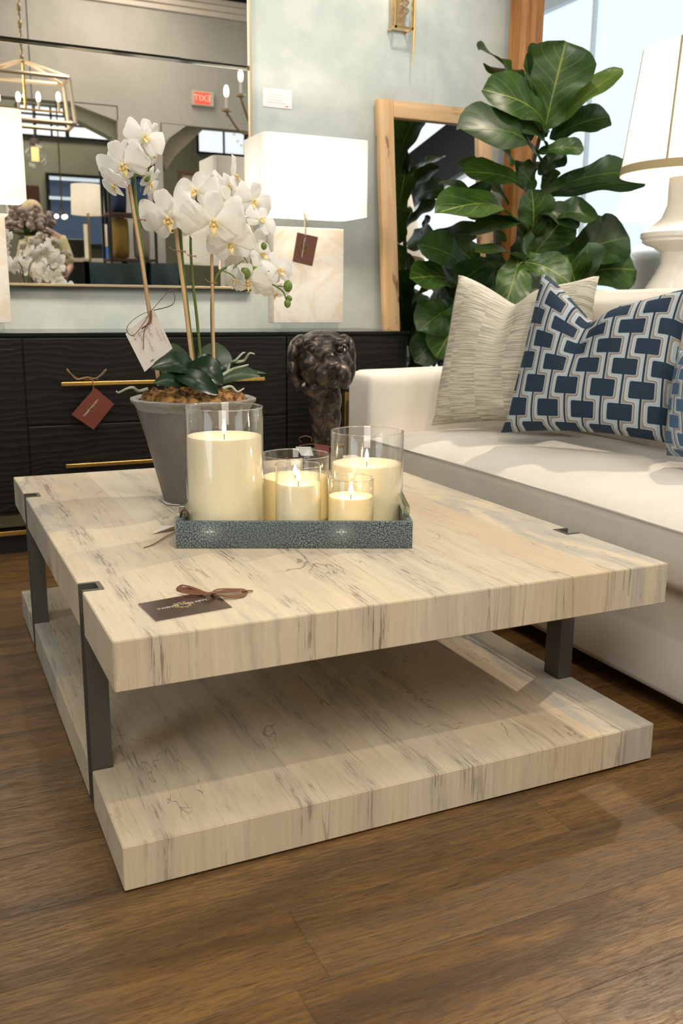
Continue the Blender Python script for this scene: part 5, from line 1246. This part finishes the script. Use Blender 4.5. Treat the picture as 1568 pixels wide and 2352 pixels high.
soft(256, 405, 296, 488, Ye + 0.06, 0.2, M('navy_throw', (0.02, 0.03, 0.08), 0.9), 'folded_throw', 'navy folded textile on the upper reflected shelf', 'textile', zs[0])
soft(304, 400, 346, 488, Ye + 0.06, 0.2, M('denim_throw', (0.05, 0.10, 0.22), 0.9), 'folded_throw', 'denim blue folded textile on the upper reflected shelf', 'textile', zs[0])
# teal chairs in front
def tub_chair(px, Yv, lab):
    p = VM(px, 602, Yv); t = thing('tub_chair', lab, 'chair', (p.x, p.y, 0), group='teal tub chairs in the reflected room')
    teal = bpy.data.materials.get('teal_leather'); teal = teal or M('teal_leather', (0.045, 0.075, 0.075), 0.5).m
    def arc(r, z): return [Vector((p.x + r * math.cos(a), p.y + r * math.sin(a) * 0.9, z)) for a in [math.radians(200 + 14 * k - 20) for k in range(14)]]
    bm = B(); vs = [[bm.verts.new(v) for v in ring] for ring in (arc(0.27, 0.42), arc(0.29, 0.8), arc(0.30, p.z), arc(0.25, p.z), arc(0.23, 0.45))]
    for a, b in zip(vs, vs[1:]):
        for i in range(len(a) - 1): bm.faces.new((a[i], a[i + 1], b[i + 1], b[i]))
    part('backrest', bm, teal, t, 80); part('seat', puff(p.x - 0.24, p.x + 0.24, p.y - 0.22, p.y + 0.22, 0.38, 0.50, 0.04, 0.01), teal, t, 80)
    for sx in (-1, 1):
        for sy in (-1, 1): part('leg', tube(B(), [(p.x + sx * 0.17, p.y + sy * 0.15, 0.39), (p.x + sx * 0.2, p.y + sy * 0.18, 0)], [0.018, 0.012], 8), wd_m, t)
tub_chair(270, 8.55, 'left of two teal tub chairs reflected below the shelving'); tub_chair(352, 9.0, 'right of two teal tub chairs reflected below the shelving')
# picture frame
p, q = VM(412, 388, 10.9), VM(458, 470, 10.9)
pf_ = thing('picture_frame', 'brown picture frame on the reflected beige wall between the openings', 'picture', ((p.x + q.x) / 2, WF, q.z))
bm = B(); f = 0.045
for (u0, u1, v0, v1) in ((p.x, q.x, p.z - f, p.z), (p.x, q.x, q.z, q.z + f), (p.x, p.x + f, q.z + f, p.z - f), (q.x - f, q.x, q.z + f, p.z - f)): box(bm, u0, u1, WF + 0.002, WF + 0.04, v0, v1, 0.004)
part('frame', bm, M('dark_walnut', (0.09, 0.04, 0.018), 0.4), pf_); part('canvas', box(B(), p.x + f, q.x - f, WF + 0.002, WF + 0.018, q.z + f, p.z - f), M('tan_canvas', (0.38, 0.30, 0.2), 0.7), pf_)
# flowers reflected at lower left
bloom_m = M('cream_hydrangea', (0.62, 0.54, 0.42), 0.8); dusky_m = M('dried_magnolia', (0.42, 0.32, 0.27), 0.8)
pt = thing('display_table', 'dark display table under the reflected bouquets', 'table', tuple(VM(80, 650, 8.7))[:2] + (0,))
pa, pb = VM(-60, 655, 8.55), VM(180, 655, 8.55); zt_ = 0.80
part('tabletop', box(B(), pa.x, pb.x, pa.y - 0.7, pa.y + 0.06, zt_ - 0.03, zt_, 0.004), wd_m, pt)
for x in (pa.x + 0.03, pb.x - 0.07):
    for y in (pa.y - 0.65, pa.y): part('leg', box(B(), x, x + 0.04, y, y + 0.04, 0, zt_ - 0.03), wd_m, pt)
def bouquet(cx, cy, rx, ry, Yv, mat, lab, nb=46, seed=0, petal_=8):
    c = VM(cx, cy, Yv); k = pxm(A(cx, cy, Y=Yv)); random.seed(seed)
    t = thing('bouquet', lab, 'flowers', (c.x, c.y, zt_ + 0.0005)); RX, RZ = rx * k, ry * k
    part('vase', lathe(B(), [(0, zt_ + 0.001), (0.06, zt_ + 0.001), (0.085, zt_ + 0.08), (0.05, c.z - RZ * 0.5), (0.06, c.z - RZ * 0.4), (0, c.z - RZ * 0.4)], (c.x, c.y, 0), 24), glass_mat('vase_glass', (0.9, 0.93, 0.9)), t, 50)
    bm = B(); bmesh_l = B()
    for i in range(nb):
        a = random.uniform(0, 2 * PI); b = math.acos(random.uniform(-0.5, 1)); d = Vector((math.sin(b) * math.cos(a) * RX, math.sin(b) * math.sin(a) * RX * 0.7, math.cos(b) * RZ)) * random.uniform(0.55, 1)
        ctr_ = Vector((c.x, c.y, c.z)) + d; s = RX * 0.20
        for j in range(petal_):
            v_ = Vector((random.gauss(0, 1), random.gauss(0, 1), random.gauss(0, 1))).normalized(); ell(bm, ctr_ + v_ * s * 0.6, s * 0.55, s * 0.25, s * 0.45, v_.to_track_quat('Y', 'Z').to_matrix(), 7, 5)
    part('blooms', bm, mat, t, 70)
    for i in range(10):
        a = random.uniform(0, 2 * PI); p0 = Vector((c.x, c.y, c.z - RZ * 0.45)); p1 = p0 + Vector((math.cos(a) * RX * 0.95, math.sin(a) * RX * 0.7, RZ * random.uniform(-0.2, 0.7)))
        s_ = leaf_surf(p0, p1, 0.07, (0, 0, 1), oval, 0.1); tmp = bpy.data.meshes.new('t'); s_.to_mesh(tmp); s_.free(); bmesh_l.from_mesh(tmp); bpy.data.meshes.remove(tmp)
    part('foliage', bmesh_l, fig_mid, t, 70)
bouquet(100, 600, 62, 62, 8.6, bloom_m, 'full cream hydrangea bouquet reflected at the lower left of the mirror', 60, 1)
bouquet(-8, 595, 34, 55, 8.75, bloom_m, 'cream bouquet partly behind the left lamp base in the mirror', 40, 2)
bouquet(60, 520, 66, 48, 9.15, dusky_m, 'dusky dried magnolia branches rising behind the cream bouquet in the mirror', 46, 3, 5)
# person in yellow behind the flowers
pp = VM(92, 700, 9.9); kk = pxm(A(92, 520, Y=9.9))
per = thing('person', 'blond person in a pale yellow top leaning behind the bouquets in the mirror', 'person', (pp.x, pp.y, 0))
def zrow(y): return VM(92, y, 9.9).z
def Pp(x, y, f=0.0): v = VM(x, y, 9.9); return Vector((v.x, v.y + f, v.z))
def skinned(name, verts, edges, radii, mat, parent, root=0):
    me = bpy.data.meshes.new(name); me.from_pydata([tuple(v) for v in verts], edges, []); o = bpy.data.objects.new(name, me); C.objects.link(o)
    md = o.modifiers.new('k', 'SKIN'); md.use_smooth_shade = True; o.modifiers.new('s', 'SUBSURF').levels = 2
    for i, r in enumerate(radii): me.skin_vertices[0].data[i].radius = (r, r * 0.8) if not isinstance(r, tuple) else r
    me.skin_vertices[0].data[root].use_root = True
    dg = bpy.context.evaluated_depsgraph_get(); m2 = bpy.data.meshes.new_from_object(o.evaluated_get(dg)); bpy.data.objects.remove(o)
    bm = B(); bm.from_mesh(m2); bpy.data.meshes.remove(m2)
    return part(name, bm, mat, parent, 80)
skin_m = M('skin', (0.62, 0.36, 0.25), 0.5); hair_m = M('blond_hair', (0.62, 0.48, 0.27), 0.6); yel = M('pale_yellow_knit', (0.70, 0.62, 0.33), 0.9)
hd = Pp(72, 497, 0.08); sh = Pp(100, 540); zh = sh.z - 0.52
V = [(sh.x + 0.04, sh.y - 0.1, zh), (sh.x + 0.03, sh.y - 0.06, zh + 0.25), (sh.x, sh.y, sh.z - 0.03), ((sh.x + hd.x) / 2, sh.y + 0.04, sh.z + 0.08), (hd.x, hd.y, hd.z - 0.04), (hd.x, hd.y + 0.01, hd.z + 0.07),
     (sh.x + 0.17, sh.y, sh.z - 0.04), (sh.x + 0.24, sh.y + 0.05, sh.z - 0.30), (sh.x + 0.14, sh.y + 0.24, sh.z - 0.42), (sh.x - 0.17, sh.y, sh.z - 0.04), (sh.x - 0.24, sh.y + 0.06, sh.z - 0.3), (sh.x - 0.14, sh.y + 0.24, sh.z - 0.42),
     (sh.x + 0.13, sh.y - 0.1, zh - 0.06), (sh.x + 0.13, sh.y - 0.06, zh / 2), (sh.x + 0.13, sh.y - 0.1, 0.07), (sh.x + 0.13, sh.y + 0.06, 0.035), (sh.x - 0.05, sh.y - 0.1, zh - 0.06), (sh.x - 0.05, sh.y - 0.06, zh / 2), (sh.x - 0.05, sh.y - 0.1, 0.07), (sh.x - 0.05, sh.y + 0.06, 0.035)]
Ed = [(0, 1), (1, 2), (2, 3), (3, 4), (4, 5), (2, 6), (6, 7), (7, 8), (2, 9), (9, 10), (10, 11), (0, 12), (12, 13), (13, 14), (14, 15), (0, 16), (16, 17), (17, 18), (18, 19)]
Ra = [(0.15, 0.11), (0.13, 0.1), (0.14, 0.10), 0.055, 0.075, 0.085, 0.065, 0.045, 0.032, 0.065, 0.045, 0.032, 0.085, 0.06, 0.04, 0.035, 0.085, 0.06, 0.04, 0.035]
skinned('body', V, Ed, Ra, skin_m, per)
bm = B(); nose = ell(bm, hd + Vector((0, 0.085, 0.02)), 0.012, 0.02, 0.018); part('nose', bm, skin_m, per, 60)
for s in (-1, 1): part('eye', ell(B(), hd + Vector((0.03 * s, 0.076, 0.045)), 0.011, 0.006, 0.007), wick_m, per, 60)
part('mouth', ell(B(), hd + Vector((0, 0.078, -0.025)), 0.022, 0.008, 0.006), M('lips', (0.45, 0.14, 0.10), 0.5), per, 60)
bm = B(); ell(bm, hd + Vector((0, -0.02, 0.06)), 0.10, 0.105, 0.095); ell(bm, hd + Vector((-0.075, -0.02, -0.02)), 0.035, 0.06, 0.10); ell(bm, hd + Vector((0.075, -0.02, -0.02)), 0.035, 0.06, 0.10); part('hair', bm, hair_m, per, 60)
skinned('top', [Vector(v) for v in V[:3]] + [Vector(V[6]), Vector(V[7]), Vector(V[9]), Vector(V[10])], [(0, 1), (1, 2), (2, 3), (3, 4), (2, 5), (5, 6)], [(0.17, 0.135), (0.15, 0.125), (0.155, 0.125), 0.09, 0.075, 0.09, 0.075], yel, per)
# things reflected by the tall mirror: a second ceramic lamp on a white table, a framed picture
Yr = 7.97 - 3.05
def VR(x, y, Yv): p = A(x, y, Y=Yv); return Vector((p.x, 7.944 - Yv, p.z))
c = VR(1482, 600, 5.1); k3 = pxm(A(1482, 600, Y=5.1))
zr = lambda y: VR(1482, y, 5.1).z
wl = thing('white_gourd_lamp', 'white double-gourd ceramic lamp reflected in the tall mirror at the right', 'lamp', (c.x, c.y, 0.76))
white_c = M('gloss_white_ceramic', (0.85, 0.88, 0.87), 0.15)
part('gourd_base', lathe(B(), [(r * k3, z) for r, z in ((20, 0.7615), (30, 0.80), (44, zr(625)), (50, zr(600)), (46, zr(580)), (22, zr(562)), (12, zr(556)), (18, zr(549)), (16, zr(540)), (8, zr(534)), (6, zr(500)), (0, zr(500)))], (c.x, c.y, 0), 36), white_c, wl, 60)
part('lamp_shade', lathe(B(), [(80 * k3, zr(505)), (56 * k3, zr(405))], (c.x, c.y, 0), 40, cap=False), shade_mat('pale_green_shade', (0.88, 0.91, 0.88), 0.25), wl, 50)
lamp('POINT', 'lamp_bulb_light', (c.x, c.y, zr(475)), 12, (0.95, 0.97, 1), 0.04)
wt = thing('white_side_table', 'white round side table under the reflected gourd lamp', 'side table', (c.x, c.y, 0))
part('tabletop', lathe(B(), [(0, 0.73), (0.26, 0.73), (0.265, 0.745), (0.26, 0.76), (0, 0.76)], (c.x, c.y, 0), 40), white_c, wt, 40)
part('pedestal', lathe(B(), [(0, 0), (0.18, 0), (0.17, 0.02), (0.03, 0.05), (0.025, 0.73), (0, 0.73)], (c.x, c.y, 0), 24), white_c, wt, 40)

# cluster of three round bulbs
c = VM(143, 492, 12.5)
bc = thing('bulb_pendant', 'pendant with three small round bulbs before the dusky window in the mirror', 'pendant', (c.x, c.y, 4.68))
part('stem', tube(B(), [(c.x, c.y, c.z + 0.12), (c.x, c.y, 4.69)], 0.008, 6), gold_old, bc)
for px, py, dy in ((131, 496, -0.05), (144, 500, 0.1), (153, 496, -0.1)):
    b_ = VM(px, py, 12.5); b_.y += dy; part('arm', tube(B(), [(c.x, c.y, c.z + 0.12), b_], 0.006, 6), gold_old, bc); part('bulb', ell(B(), b_, 0.028), emit('round_bulb', (1, 0.75, 0.5), 5), bc, 60)
